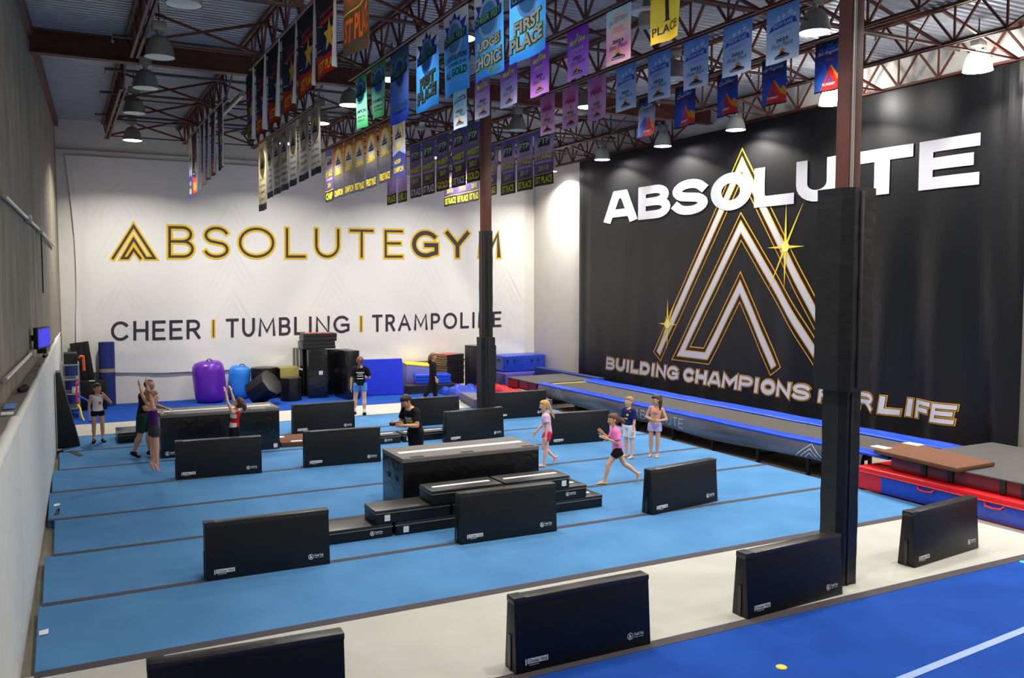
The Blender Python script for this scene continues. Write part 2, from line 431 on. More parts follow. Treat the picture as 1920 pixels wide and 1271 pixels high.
# open web joists
def joist(X, ya, yb, label):
    t = thing('roof_joist', label, 'joist', (X, (ya+yb)/2, ZB)); t['kind'] = 'structure'
    L = (yb-ya)/2; zt = ZC-ZB-.02
    mb = MB()
    for sx in (-1, 1): mb.box(sx*.02 if sx > 0 else -.075, .075 if sx > 0 else -.02, -L, L, zt-.055, zt)
    mb.build('top_chord', M_STEELRED, t, smooth=0)
    e = L-1.35; mb = MB()
    for sx in (-1, 1):
        x0, x1 = (.018, .075) if sx > 0 else (-.075, -.018)
        mb.box(x0, x1, -e, e, 0, .008).box(x0 if sx > 0 else x1-.008, x0+.008 if sx > 0 else x1, -e, e, 0, .06)
    mb.build('bottom_chord', M_STEELRED, t, smooth=0)
    n = max(4, round(2*e/.95)); st = 2*e/n
    dg = [MB().bar((0, 0, .03), (0, st/2, zt-.04), .036, .036).mesh('web_bar', M_STEELRED, smooth=0),
          MB().bar((0, 0, .03), (0, -st/2, zt-.04), .036, .036).mesh('web_bar', M_STEELRED, smooth=0),
          MB().bar((0, 0, .03), (0, 0, zt-.04), .03, .03).mesh('web_bar', M_STEELRED, smooth=0)]
    end = [MB().bar((0, 0, .03), (0, 1.32, zt-.05), .03, .03).mesh('end_web', M_STEELRED, smooth=0),
           MB().bar((0, 0, .03), (0, -1.32, zt-.05), .03, .03).mesh('end_web', M_STEELRED, smooth=0)]
    for k in range(n+1):
        for q in range(3):
            if (k == 0 and q == 1) or (k == n and q == 0): continue
            o = bpy.data.objects.new('web_bar', dg[q]); COL.objects.link(o); o.parent = t; o.location = (0, -e+k*st, 0)
    for s_, d in ((1, 0), (-1, 1)):
        o = bpy.data.objects.new('end_web', end[d]); COL.objects.link(o); o.parent = t; o.location = (0, s_*e, 0)
ORD = ['leftmost', 'second from the left', 'third from the left', 'fourth from the left', 'fifth from the left', 'sixth from the left', 'seventh from the left', 'rightmost, against the right wall']
for i, X in enumerate(JX):
    joist(X, YG+.12, YB-.05, 'red steel open web roof joist between girder and back wall, ' + ORD[i])
    joist(X, YN+.12, YG-.12, 'red steel open web roof joist on the near side of the far girder, ' + ORD[i])
# cross bridging between joists
for bi, (yy, nm) in enumerate(((27.2, 'nearest the back wall'), (24.4, 'third from the back'), (21.6, 'just beyond the far girder'), (16.4, 'on the near side of the far girder'), (13.2, 'halfway to the near column'), (10.2, 'nearest the camera'))):
    t = thing('cross_bridging', 'thin red steel cross bracing line across the joists, ' + nm, 'bracing', (0, yy, ZB)); t['kind'] = 'structure'
    for a, b in zip(JX[:-1], JX[1:]):
        zt = ZC-ZB-.09
        MB().bar((a, 0, .03), (b, 0, zt), .045, .045).build('brace', M_STEELRED, t, smooth=0)
        MB().bar((a, .04, zt), (b, .04, .03), .045, .045).build('brace', M_STEELRED, t, smooth=0)
    MB().bar((JX[0], 0, .02), (JX[-1], 0, .02), .03, .03).build('tie_rod', M_STEELRED, t, smooth=0)

# sprinkler branch pipes with pendant heads
for k, (yy, nm) in enumerate(((26.0, 'farthest'), (22.9, 'second farthest'), (20.4, 'just beyond the far girder'), (17.6, 'just before the far girder'), (14.4, 'second nearest'), (11.2, 'nearest'))):
    t = thing('sprinkler_pipe', 'dark sprinkler branch pipe under the roof deck, ' + nm + ' of the rows', 'pipe', (1.0, yy, 8.18)); t['kind'] = 'structure'
    MB().tube([(0, 0, 0), (14.5, 0, 0)], .033, 10).build('pipe_run', M_PIPE, t)
    for hx in (0.0, 2.9, 6.0, 9.1, 12.2, 14.4):
        MB().tube([(hx, 0, .01), (hx, 0, -.09), (hx, 0, -.10), (hx, 0, -.13)], [.016, .016, .03, .012], 8).build('sprinkler_head', M_GALV, t)
tag(MB().tube([(3.72, 20.0, 7.86), (3.72, 29.0, 7.86)], .06, 12).build('conduit_pipe', M_GALV), 'shiny steel pipe running beside the second joist to the back wall', 'pipe', kind='structure')

# ------------------------------------------------------------------ floor: carpeted foam strips
SY = [9.255+2.013*i for i in range(8)]            # seam lines
XL0, XE = -.30, 12.75
def strip(name, x0, x1, y0, y1, m, label, tape=True, lx=None, cat='mat', tw=.075):
    t = thing(name, label, cat, ((x0+x1)/2, (y0+y1)/2, -.12), group='carpeted floor mats')
    MB().box(x0, x1, y0+.004, y1-.004, -.118, 0).build('foam_strip', m, t, world=True, bevel=.006, seg=1)
    if tape: MB().box(x0, x1, y0-tw/2, y0+tw/2, -.001, .004).build('seam_tape', M_TAPE, t, world=True, smooth=0)
    return t
nth = ['nearest the camera', 'second from the front', 'third from the front', 'fourth from the front', 'fifth from the front', 'sixth from the front', 'farthest from the camera']
left = [-.32, -.28, -.17, -.26, -.22, -.10, -.02]
for i in range(7):
    strip('floor_mat', left[i], XE, SY[i], SY[i+1], M_BLUE, 'light blue carpeted tumbling strip, ' + nth[i], tw=.15 if i == 0 else .11)
YW0 = 7.12
strip('floor_mat', -.75, 14.2, YW0, SY[0], M_BEIGE, 'beige carpeted strip in front of the light blue floor', tape=True, tw=.15)
strip('floor_mat', -.75, 14.2, 2.2, YW0, M_ROYAL, 'royal blue carpet in the foreground with a pale line across it', tape=False)
strip('floor_mat', .05, 11.6, SY[7], SY[7]+1.95, M_BEIGE, 'narrow beige carpeted strip beyond the light blue floor', tw=.05)
strip('floor_mat', .02, 12.75, SY[7]+1.95, YB-.12, M_ROYAL, 'royal blue carpet strip along the back wall', tw=.02)
# line and dots on the foreground carpet
a, b = F(1696, 1271), F(1920, 1181)
d = (b-a).normalized(); n_ = Vector((-d.y, d.x, 0))*.045; a2 = a-d*3; b2 = b+d*3
tag(MB().add([(*(a2-n_).xy, .004), (*(b2-n_).xy, .004), (*(b2+n_).xy, .004), (*(a2+n_).xy, .004)], [(0,1,2,3)]).build('floor_line', mat('pale_blue_paint', (150, 172, 216), .9)), 'pale blue line across the foreground carpet', 'line')
p = F(1465, 1251); tag(MB().lathe([(.0, .008), (.05, .008), (.055, .002)], (p.x, p.y, 0), 20, cap=False).build('floor_marker', M_YELLOW), 'round yellow spot marker on the foreground blue carpet', 'marker')
p = F(1920, 1054); tag(MB().lathe([(.0, .008), (.05, .008), (.055, .002)], (p.x, p.y, 0), 20, cap=False).build('floor_marker', mat('cyan_spot', (60, 200, 220), .6)), 'round cyan spot marker at the right edge of the carpet', 'marker')
a, b = F(1716, 955), F(1907, 1004)
tag(MB().bar((a.x, a.y, .003), (b.x, b.y, .003), .05, .004).build('floor_line', mat('cream_tape', (226, 222, 200), .8)), 'cream tape line on the beige strip beside the red crash mat', 'line')
# tape scraps and tags at the left edge of the blue floor
def scrap(pts, m, label, name='tape_scrap'):
    q = [F(*p, .012) for p in pts]
    mb = MB().add([(*v.xy, .006) for v in q]+[(*v.xy, .012) for v in q], [tuple(range(len(q)))[::-1], tuple(range(len(q), 2*len(q)))]+[(i, (i+1) % len(q), len(q)+(i+1) % len(q), len(q)+i) for i in range(len(q))])
    tag(mb.build(name, m, smooth=0), label, 'tape' if name == 'tape_scrap' else 'tag')
scrap([(128, 846), (138, 843), (156, 853), (148, 855)], M_TAPE, 'loose curl of grey tape near the wall at the far left')
scrap([(101, 965), (111, 963), (108, 953), (112, 952), (107, 968)][:4], M_TAPE, 'dark tape patch on the left edge of the blue floor')
scrap([(73, 1183), (91, 1178), (91, 1187), (73, 1191)], M_WHITEP, 'white care tag on the nearest blue strip at the left edge', 'care_tag')
scrap([(101, 945), (112, 943), (112, 947), (101, 949)], M_WHITEP, 'small cream care tag farther along the left edge of the blue floor', 'care_tag')

# ------------------------------------------------------------------ left wall furniture
def padx(Y): return .02 + .0235*(Y-YB)
def PADP(a, b):
    d = ray(a, b); t = (.02-.0235*YB)/(d.x-.0235*d.y); return CAM+d*t
def WALP(a, b):
    d = ray(a, b); t = (.03-.040*YB)/(d.x-.040*d.y); return CAM+d*t
def wallpad(y0, y1, h, label, capr, lw=.26):
    t = thing('wall_pad', label, 'wall pad', (padx((y0+y1)/2), (y0+y1)/2, -.12))
    mb = MB()
    mb.hexa([(padx(y0)-.06, y0, -.1), (padx(y0), y0, -.1), (padx(y1), y1, -.1), (padx(y1)-.06, y1, -.1)],
            [(padx(y0)-.06, y0, h), (padx(y0), y0, h), (padx(y1), y1, h), (padx(y1)-.06, y1, h)])
    mb.build('padded_panel', M_PADGREY, t, world=True, bevel=.02)
    n = 24
    pts = [(padx(y0+(y1-y0)*i/n)-.03, y0+(y1-y0)*i/n, h+.01+.006*math.sin(i*1.7)) for i in range(n+1)]
    MB().tube(pts, capr, 12).build('rolled_cap', M_PADGREY, t, world=True)
    mb = MB()
    mb.hexa([(wallx(y0)+.005, y0, h-.03), (padx(y0)-.05, y0, h-.03), (padx(y1)-.05, y1, h-.03), (wallx(y1)+.005, y1, h-.03)],
            [(wallx(y0)+.005, y0, h+.03), (padx(y0)-.05, y0, h+.05), (padx(y1)-.05, y1, h+.05), (wallx(y1)+.005, y1, h+.03)])
    mb.build('ledge', M_LEDGE, t, world=True, bevel=.01)
    return t
h1 = PADP(103, 660).z; h0 = PADP(24, 795).z
q = PADP(28, 806); YP = PADP(38, 860).y
print('pad heights', h0, h1, q, YP)
wallpad(YP, YB-.15, (h0+h1)/2, 'long pale grey wall pad with a rolled top, along the left wall', .045)
wallpad(4.0, YP-.03, q.z, 'lower pale grey wall pad at the left edge, nearest the camera', .06)

# things lying on the ledge and fixed to the wall
def onwall(a, b): return WALP(a, b)
hz = (h0+h1)/2+.05
p = F(44, 734, hz); tag(MB().tube([(p.x-.05, p.y-.1, hz+.03), (p.x+.02, p.y, hz+.05), (p.x, p.y+.12, hz+.03)], [.03, .05, .03], 10).build('cloth_scrap', M_BLACKST), 'small dark bundle on the ledge, nearer of the two', 'bundle')
p = F(86, 670, hz); tag(MB().tube([(p.x-.03, p.y-.12, hz+.03), (p.x, p.y, hz+.05), (p.x, p.y+.14, hz+.03)], [.03, .045, .03], 10).build('cloth_scrap', M_BLACKST), 'small dark bundle on the ledge, farther of the two', 'bundle')
p = F(19, 762, hz); tag(MB().box(p.x-.06, p.x+.06, p.y-.25, p.y+.2, hz, hz+.012).build('paper_card', mat('blue_card', (96, 140, 190), .7)), 'light blue card lying on the wall ledge', 'card')
p = F(12, 776, hz); tag(MB().box(p.x-.05, p.x+.07, p.y-.12, p.y+.06, hz, hz+.015).build('paper_card', M_WHITEP), 'white scrap of paper on the ledge beside the blue card', 'card')
# television
a, b = WALP(51, 651), WALP(63, 618)
c = WALP(57, 634); tz = c.z
t = thing('wall_television', 'small flat television glowing blue on the left wall', 'television', (wallx(c.y)+.12, c.y, tz-.18), R(-17))
MB().box(.02, .09, -.31, .31, .0, .37).build('housing', M_BLACKST, t, bevel=.01)
MB().box(.09, .094, -.28, .28, .03, .34).build('screen', emit('blue_screen', (52, 46, 210), 1.1), t, smooth=0)
MB().bar((-.10, -.05, .18), (.03, 0, .18), .06, .1).build('bracket', M_BLACKST, t)
# conduit runs
def conduit(pix, label, r=.03, drop=None):
    pts = [WALP(*p) for p in pix]
    t = thing('wall_conduit', label, 'conduit', pts[0])
    MB().tube([p+Vector((.05, 0, 0)) for p in pts], r, 8).build('pipe_run', M_GALV, t, world=True)
    for p in pts[1:-1]:
        MB().box(p.x, p.x+.11, p.y-.12, p.y+.12, p.z-.06, p.z+.06).build('junction_box', M_GALV, t, world=True, bevel=.008)
    return t
t = conduit([(0, 367), (46, 410), (69, 431), (98, 461)], 'steel conduit sloping down the upper left wall to the corner')
p = WALP(73, 440); q = WALP(75, 550); MB().tube([(p.x+.04, p.y, p.z), (p.x+.04, p.y, q.z)], .015, 6).build('drop_wire', M_BLACKST, t, world=True)
t = conduit([(0, 713), (52, 663), (68, 645), (86, 627)], 'steel conduit with camera brackets low on the left wall by the television')
p = WALP(64, 655)
for dy, dz in ((0, 0), (.9, .12)):
    MB().box(p.x+.05, p.x+.2, p.y+dy-.15, p.y+dy+.15, p.z+dz-.07, p.z+dz+.07).build('camera_head', M_BLACKST, t, world=True, bevel=.02)
pc = PY(101, 462, YB-.25); pd = PY(103, 606, YB-.25)
t = thing('wall_conduit', 'thin dark conduit down the back left corner to a red alarm box', 'conduit', pd)
MB().tube([(pc.x+.03, pc.y, pc.z), (pd.x+.03, pd.y, pd.z)], .02, 8).build('pipe_run', M_PIPE, t, world=True)
MB().box(pd.x-.05, pd.x+.11, pd.y-.06, pd.y+.05, pd.z-.22, pd.z).build('alarm_box', M_TRED, t, world=True, bevel=.01)
MB().box(pd.x-.08, pd.x+.08, pd.y-.06, pd.y+.05, pd.z-.9, pd.z-.4).build('extinguisher_case', M_BLACKST, t, world=True, bevel=.02)

# ------------------------------------------------------------------ columns
def column(x, Y, w, zt, pads, label, cdx=0):
    t = thing('column', label, 'column', (x, Y, -.12)); t['kind'] = 'structure'
    MB().box(-w, w, -w, w, .1, zt+.12).build('steel_post', M_STEELRED, t, bevel=.012)
    for z0, z1, r in pads:
        c = r*.45; zz0, zz1 = z0+.12, z1+.12
        oct_ = [(-r+c, -r), (r-c*.2, -r), (r, -r+c*.2), (r, r), (-r, r), (-r, -r+c)]
        mb = MB(); n = max(6, int((z1-z0)/.16)); m_ = len(oct_); vs = []
        for k in range(n+1):
            for j, (px, py) in enumerate(oct_):
                s_ = 1+.012*math.sin(k*2.3+j*1.1)+.01*math.sin(k*5.1+j)
                vs.append((px*s_, py*s_, zz0+(zz1-zz0)*k/n))
        fs = [(k*m_+j, k*m_+(j+1) % m_, (k+1)*m_+(j+1) % m_, (k+1)*m_+j) for k in range(n) for j in range(m_)]
        fs += [tuple(range(m_))[::-1], tuple(n*m_+j for j in range(m_))]
        pd_ = mb.add(vs, fs).build('column_pad', M_COLPAD, t, smooth=25)
        MB().box(-r*.18, r*.05, -r-.012, -r, zz0+.04, zz1-.04).build('closure_flap', M_COLPAD, pd_, bevel=.004)
    if cdx:
        MB().tube([(-w-.03+cdx, -w-.03, pads[-1][1]+.12), (-w-.03+cdx, -w-.03, zt)], .018, 8).build('conduit', M_GALV, t)
    return t
c2x = F(1573, 1095).x
column(PY(911, 480, YG).x, YG, .106, 8.02, [(-.1, ZatRow(PY(911, 632, YG), 632), .172), (ZatRow(PY(911, 632, YG), 632), ZatRow(PY(911, 433, YG), 433), .126)], 'red steel column with black padding, farther away, left of the black banner')
column(PY(1584, 540, YN).x, YN, .102, 8.02, [(-.1, 2.42, .158), (2.42, 4.86, .24)], 'red steel column with black padding in front of the black banner', cdx=.05)

# =================================================================== LAMPS
def lamp_mesh_set(acrylic):
    prof = [(.10, .50), (.13, .48), (.17, .42), (.235, .28), (.285, .13), (.312, .02), (.318, 0), (.300, .015), (.272, .13), (.225, .27), (.16, .40), (.09, .44)]
    return prof
M_LENSON = emit('lamp_lens_lit', (255, 250, 255), 22.0)
M_LENSOFF = mat('lamp_lens_unlit', (205, 202, 192), .3, var=.02)
M_ACRYL = emit('lit_acrylic_reflector', (255, 253, 248), 60.0)
def lamp(X, Y, on, label, acrylic=False, power=1.0, z=7.55, pale=False):
    t = thing('high_bay_lamp', label, 'lamp', (X, Y, z), group='high bay lamps under the roof')
    MB().lathe([(.07, .36), (.10, .355), (.145, .32), (.19, .24), (.225, .13), (.243, .02), (.252, 0), (.236, .010), (.215, .11), (.18, .20), (.12, .28), (.06, .30)], n=28).build('reflector', M_ACRYL if acrylic else M_LAMPPALE if pale else M_LAMPBODY, t, smooth=50)
    MB().lathe([(.0, -.012), (.14, -.008), (.235, .006)], n=28, cap=False).build('lens', M_LENSON if on else M_LENSOFF, t)
    MB().lathe([(.045, .34), (.045, .42), (.06, .44)], n=14).build('neck', M_GALV, t)
    MB().box(-.12, .12, -.09, .09, .43, .60).build('ballast_box', M_LAMPBODY, t, bevel=.02)
    MB().tube([(0, 0, .58), (0, 0, ZC-z-.02)], .012, 6).build('hanger', M_BLACKST, t)
    MB().tube([(.06, 0, .60), (.12, .03, .70), (.04, .05, .76), (-.04, .03, .68), (.02, 0, .60)], .008, 6).build('cord', M_BLACKST, t)
    if on:
        ld = bpy.data.lights.new('lamp_light', 'AREA'); ld.shape = 'DISK'; ld.size = .44; ld.spread = R(140)
        ld.energy = LAMP_W*power; ld.color = (1.0, .955, .88)
        lo = bpy.data.objects.new('lamp_light', ld); COL.objects.link(lo); lo.parent = t; lo.location = (0, 0, -.03)
    return t
for Y, on, nm in ((5.8, 1, 'added unseen to light banners, nearer'), (9.6, 1, 'added unseen to light banners, farther'), (13.0, 0, 'cut by the photo edge'), (16.2, 0, 'just in front of the far girder'), (18.9, 0, 'just beyond the far girder'), (21.8, 0, 'second from the back wall'), (26.0, 1, 'the lit one nearest the back wall')):
    lamp(2.5 if Y < 12 else 1.65 if Y < 25 else 1.9, Y, on, 'grey high bay lamp in the left wall row, ' + nm, power=3.0 if Y > 25 else .8, acrylic=Y < 12)  # the two nearest are added out of view to brighten the banner fronts
for Y, on, nm in ((6.4, 1, 'behind the viewpoint'), (10.2, 1, 'nearest'), (13.5, 1, 'second nearest'), (16.85, 1, 'left of the green banners'), (19.7, 1, 'beyond the green banners'), (22.3, 1, 'second farthest'), (26.0, 1, 'farthest')):
    lamp(6.05, Y, on, 'lit high bay lamp in the second row from the left, ' + nm, z=7.76, power=2.5 if Y > 25 else 1.35)
for Y, on, nm in ((3.6, 1, 'behind the viewpoint'), (6.8, 1, 'lit nearest one'), (10.25, 1, 'lit one right of the snowflake banners'), (13.8, 0, 'unlit one half hidden by a snowflake banner'), (16.9, 1, 'lit one between two pink banners'), (20.3, 0, 'unlit one above the far column'), (26.0, 1, 'lit farthest one')):
    lamp(10.7, Y, on, 'high bay lamp in the third row, ' + nm, z=7.65, power=2.6 if Y > 25 else 1.0)
for Y, nm, ac in ((4.0, 'behind the viewpoint', 0), (7.2, 'out to the right', 0), (10.38, 'the large glaring one at the right', 1), (13.77, 'glaring just left of the near column', 1), (17.2, 'third from the back', 0), (20.2, 'second from the back', 0), (23.3, 'farthest one in plain view', 0), (26.6, 'hidden behind a violet banner by the corner', 0)):
    lamp(14.9 if ac else 15.3, Y, 1, 'lit high bay lamp beside the black banner, ' + nm, bool(ac), 2.4, pale=True)  # paler reflectors: lamplight showing through them is put into the base colour

# =================================================================== WALL BANNERS
WH = lin((232, 230, 226)); GOLD = lin((232, 188, 24)); DK = lin((62, 58, 60)); INK = lin((56, 50, 62))
# --- white banner on the back wall
wx0, wx1 = PY(121, 291, YB-.13).x, PY(983, 500, YB-.13).x
wz0, wz1 = PY(500, 690, YB-.13).z, 7.45
def wwarp(u, v, off):
    w = wx1-wx0; h = wz1-wz0; t = max(0, 1-v/(h*.28))
    d = .05*t*t*noise.noise((u*.9+v*.8, v*1.6-u*.35, 3))+.012*noise.noise((u*.8, v*.5, 1))+.05*max(0, 1-u/1.2)**2*noise.noise((u*3.0, v*.7, 7))
    e = .20*max(0, math.sin(math.pi*v/h))*max(0, 1-u/1.5)+.10*t*max(0, 1-u/3)      # left edge pulled in between its ties
    return (wx0+u+e*max(0, 1-u/1.5), YB-.16-max(-.04, d)-off, wz0+v+.35*max(0, 1-u/2.5)*t*.4)
t = thing('wall_banner', 'large white banner with gold and black lettering filling the back wall', 'banner', ((wx0+wx1)/2, YB-.13, wz0))
S = Sheet(wwarp, 0); S.cloth(wx1-wx0, wz1-wz0, 90, 50, lambda a, b: WH)
S.mb.build('banner_sheet', PRINT_BIG, t, world=True, colors=True, smooth=60)
def wuv(a, b): p = PY(a, b, YB-.16); return (p.x-wx0, p.z-wz0)
def letters(S, uvf, table, yt, yb, widths, heavy=None, inset=True):
    """table: (char, left px, right px); yt, yb: functions of px column giving the rows of top and baseline"""
    for lay, (t_, col, off) in enumerate(widths):
        for ch, a, b in table:
            for pi, pts in enumerate((heavy or {}).get(ch) or ST[ch]):
                q = []
                for x, y in pts:
                    px = a+(b-a)*x; q.append(uvf(px, yb(px)+(yt(px)-yb(px))*y))
                S.line(q, t_, col, off+.0015*pi, lim=1.45)
CHEV = [(0, 0), (.5, 1), (1, 0), (.80, 0), (.5, .64), (.24, 0.0), (.40, 0.0), (.5, .27), (.64, 0.0)]
S = Sheet(wwarp, 0)
for i in range(5):                                  # ghosted chevrons printed all over the sheet
    for j in range(5):
        cx, cy = 1.4+i*3.3, .55+j*1.42+(.7 if i % 2 else 0)
        if cy > wz1-wz0-1.3: continue
        S = Sheet(wwarp, 0)
        for k, s_ in ((0, 1.0), (1, .72), (2, .46)):
            S.line([(cx-.75*s_, cy), (cx, cy+1.35*s_), (cx+.75*s_, cy)], .07, lin((228.5, 226, 222)), .003)
        S.mb.build('ghost_chevron', PRINT_BIG, t, world=True, colors=True, smooth=0)
lineT = lambda x: 421+(x-312)*.0175+0*x; lineB = lambda x: 483.5
S = Sheet(wwarp, 0)
inn = 6.5
tab = [('B', 312, 367), ('S', 378, 433), ('O', 444, 518), ('L', 532, 577), ('U', 587, 640), ('T', 652, 704), ('E', 717, 759)]
gym = [('G', 768, 826), ('Y', 831, 884), ('M', 893, 943)]
ins = lambda tb, k: [(c, a+k, b-k) for c, a, b in tb]
letters(S, wuv, ins(tab, 6), lambda x: lineT(x)+5, lambda x: 481, [(.195, GOLD, .008), (.08, DK, .012)])
letters(S, wuv, ins(gym, 8), lambda x: lineT(x)+7, lambda x: 479, [(.27, GOLD, .008), (.15, DK, .012)])
S.mb.build('lettering', PRINT_BIG, t, world=True, colors=True, smooth=0)['label'] = 'gold outlined dark lettering reading ABSOLUTEGYM after the emblem'
S = Sheet(wwarp, 0)
def chev_uv(pts, uvf): return [uvf(*p) for p in pts]
lg = lambda x, y: wuv(206+89*x, 485-64*y)
cp = [lg(.06, .02), lg(.5, .96), lg(.94, .02), lg(.76, .02), lg(.5, .58), lg(.26, .02), lg(.38, .02), lg(.5, .27), lg(.64, .02)]
S.line(cp, .17, GOLD, .008); S.line(cp, .075, DK, .012)
S.mb.build('emblem', PRINT_BIG, t, world=True, colors=True, smooth=0)['label'] = 'triple chevron emblem in gold and black'
S = Sheet(wwarp, 0)
yb2 = lambda x: 638.5-(x-208)*.0382; yt2 = lambda x: 606-(x-208)*.0275
def word(s, a, b, gaps=.28):
    wd = {'I': .22, 'M': 1.15, 'L': .72, 'E': .74, 'O': 1.15, 'C': 1.08, 'G': 1.1, 'N': .95, 'T': .85, 'B': .78, 'R': .78, 'P': .78, 'H': .85, 'U': .85, 'A': 1.05, 'S': .8, 'D': .95, 'F': .72}
    tot = sum(wd[c] for c in s)+gaps*(len(s)-1); k = (b-a)/tot; x = a; out = []
    for c in s: out.append((c, x+2, x+wd[c]*k-2)); x += (wd[c]+gaps)*k
    return out
for w_, a, b in (('CHEER', 208, 375), ('TUMBLING', 424, 655), ('TRAMPOLINE', 698, 940)):
    S = Sheet(wwarp, 0)
    letters(S, wuv, word(w_, a, b), yt2, yb2, [(.088, INK, .010)])
    S.mb.build('tagline_word', PRINT_BIG, t, world=True, colors=True, smooth=0)['label'] = 'thin dark letters reading '+w_
for a in (400, 677):
    S = Sheet(wwarp, 0)
    pts = [wuv(a, yb2(a)-1), wuv(a, yt2(a)+1)]
    S.line(pts, .12, GOLD, .008, .05); S.line(pts, .035, DK, .012, .03)
    S.mb.build('divider_bar', PRINT_BIG, t, world=True, colors=True, smooth=0)['label'] = 'gold bar between the tagline words'

# --- black banner on the right wall
by0, by1 = PX(1088, 500, XR-.1).y, PX(1915, 820, XR-.1).y
bz0, bz1 = .05, 7.80
BK = lin((15, 15, 17))
def bwarp(u, v, off):
    h = bz1-bz0; w = by0-by1; b = max(0, 1-v/(h*.72)); rt = min(1, max(0, (u-w*.55)/(w*.3)))
    d = .035*b*noise.noise((u*1.7, v*.16, 2))+(.13*b+.015)*rt*math.sin(u*4.6+.5*math.sin(v*.6)+1.2*noise.noise((u*.5, v*.2, 4)))+.03*max(0, 1-u/.9)*math.sin(u*9)*min(1, 2.2-2*v/h)
    d += .05*max(0, (u-w+1.1)/1.1)*math.sin(u*8+v*.5)
    return (XR-.12-.03-d-off, by0-u, bz0+v)
t = thing('wall_banner', 'huge black banner with white and gold lettering covering the right wall', 'banner', (XR-.12, (by0+by1)/2, bz0))
S = Sheet(bwarp, 0); S.cloth(by0-by1, bz1-bz0, 200, 40, lambda a, b: BK)
S.mb.build('banner_sheet', PRINT_BIG, t, world=True, colors=True, smooth=60)
for k in range(1, 6):                                # sewn seams between the drops
    pass
def buv(a, b): p = PX(a, b, XR-.16); return (by0-p.y, p.z-bz0)
def heavy(S, ch, a, b, z0, z1, layers, HV, shear=0.0):
    ua, ub = buv(a, 500)[0], buv(b, 500)[0]
    for t_, col, off, g in layers:
        for pi, pts in enumerate(HV.get(ch) or ST[ch]):
            t0 = layers[-1][0]
            q = [(t0/2+x*(1-t0), t0/2+y*(1-t0)) for x, y in pts]
            vs, fs = stroke(q, t_, None if g == 0 else t0/2+g)
            asp = (ub-ua)/(z1-z0)
            S.put([(ua+(ub-ua)*x+shear*(y)*(z1-z0), z0+(z1-z0)*y) for x, y in vs], fs, col, off+.002*pi)
HV = {'A': [[(0,0),(.34,1),(.66,1),(1,0)], [(.17,.22),(.83,.22)]], 'M': [[(0,0),(.02,1),(.5,.3),(.98,1),(1,0)]]}
S = Sheet(bwarp, .1)
# continuous line chevron behind the words
z3 = lambda a, b: (1080+a/2.5426, 220+b/2.5426)
Pq = lambda a, b: buv(*z3(a, b))
ap, lb = Pq(785, 222), Pq(397, 1112)
mid, fl, fr = Pq(788, 520), Pq(500, 1124), Pq(622, 1134)
inn_, ib = Pq(785, 808), Pq(935, 1180)
zf = (lb[1]+fl[1]+fr[1]+ib[1])/4
ax = (ap[0]+mid[0]+inn_[0])/3
def L_(du, v): return (ax+du, v)
dl = ax-lb[0]; dm = ax-fl[0]; di = ib[0]-ax
path = [L_(-dl, zf), L_(0, ap[1]), L_(dl, zf), L_(dl-(dl-dm)*.55, zf), L_(dl-(dl-dm)*.55-.02, zf+.02), L_(0, mid[1]), L_(-dm, zf), L_(-(ax-fr[0]), zf), L_(0, inn_[1]), L_(di, zf)]
path.pop(4)
G1, G2, SIL = lin((236, 168, 40)), lin((252, 214, 128)), lin((206, 206, 216))
for t_, col, off in ((.46, G1, .006), (.40, BK, .009), (.22, G1, .012), (.16, SIL, .015)):
    S.line(path, t_, col, off)
S.mb.build('emblem', PRINT_BIG, t, world=True, colors=True, smooth=0)['label'] = 'tall gold and silver triple chevron emblem'
S = Sheet(bwarp, .1)
za, zb_ = bz0, bz0
zlo, zhi = buv(1500, 0)[1], 0
zA0 = 5.62-bz0; zA1 = 6.61-bz0
for ch, a, b in (('A', 1133, 1193), ('B', 1196, 1256), ('S', 1258, 1327), ('O', 1331, 1407.5), ('L', 1412, 1486.5), ('U', 1490, 1568.5), ('T', 1597, 1706), ('E', 1717, 1830)):
    heavy(S, ch, a, b, zA0, zA1, [(.245 if ch in 'ABSE' else .27, lin((188, 188, 194)), .019, 0)], HV)
S.mb.build('lettering', PRINT_BIG, t, world=True, colors=True, smooth=0)['label'] = 'wide white letters reading ABSOLUTE'
S = Sheet(bwarp, .1)
def slogan(s, a, b):
    wd = {'I': .42, 'M': 1.2, 'L': .85, 'E': .9, 'F': .88}
    tot = sum(wd.get(c, 1.0) for c in s)+.10*(len(s)-1)
    ua, ub = buv(a, 700)[0], buv(b, 700)[0]; k = (ub-ua)/tot; x = ua; out = []
    for c in s: out.append((c, x, x+wd.get(c, 1.0)*k)); x += (wd.get(c, 1.0)+.10)*k
    return out
z0s, z1s = buv(1140, 690)[1], buv(1140, 668)[1]
z0e, z1e = buv(1780, 797)[1], buv(1780, 762)[1]
zs0, zs1 = (z0s+z0e)/2, (z1s+z1e)/2
for wd_, a, b in (('BUILDING', 1137, 1272), ('CHAMPIONS', 1281, 1518), ('FOR', 1533, 1641), ('LIFE', 1655, 1795)):
    for ch, ua, ub in slogan(wd_, a, b):
        t0 = .225 if ch in 'EFBRSPAG' else .27 if ch in 'MN' else .30
        if ch == 'I': tt = .95
        for tk, col, off in ((.15, G1, .008), (.06, BK, .013), (0, lin((214, 214, 224)), .018)):
            for pi, pts in enumerate(HV.get(ch) or ST[ch]):
                w_, h_ = ub-ua, zs1-zs0
                q = [(t0*h_/2*1.15+x*(w_-t0*h_*1.15) if ch != 'I' else w_/2, t0*h_/2+y*(h_-t0*h_)) for x, y in pts]
                vs, fs = stroke(q, (t0+tk)*h_*1.08, t0*h_/2+tk*h_/2, lim=1.7)
                S.put([(ua+x+.14*(y-h_/2), zs0+y) for x, y in vs], fs, col, off+.0015*pi)
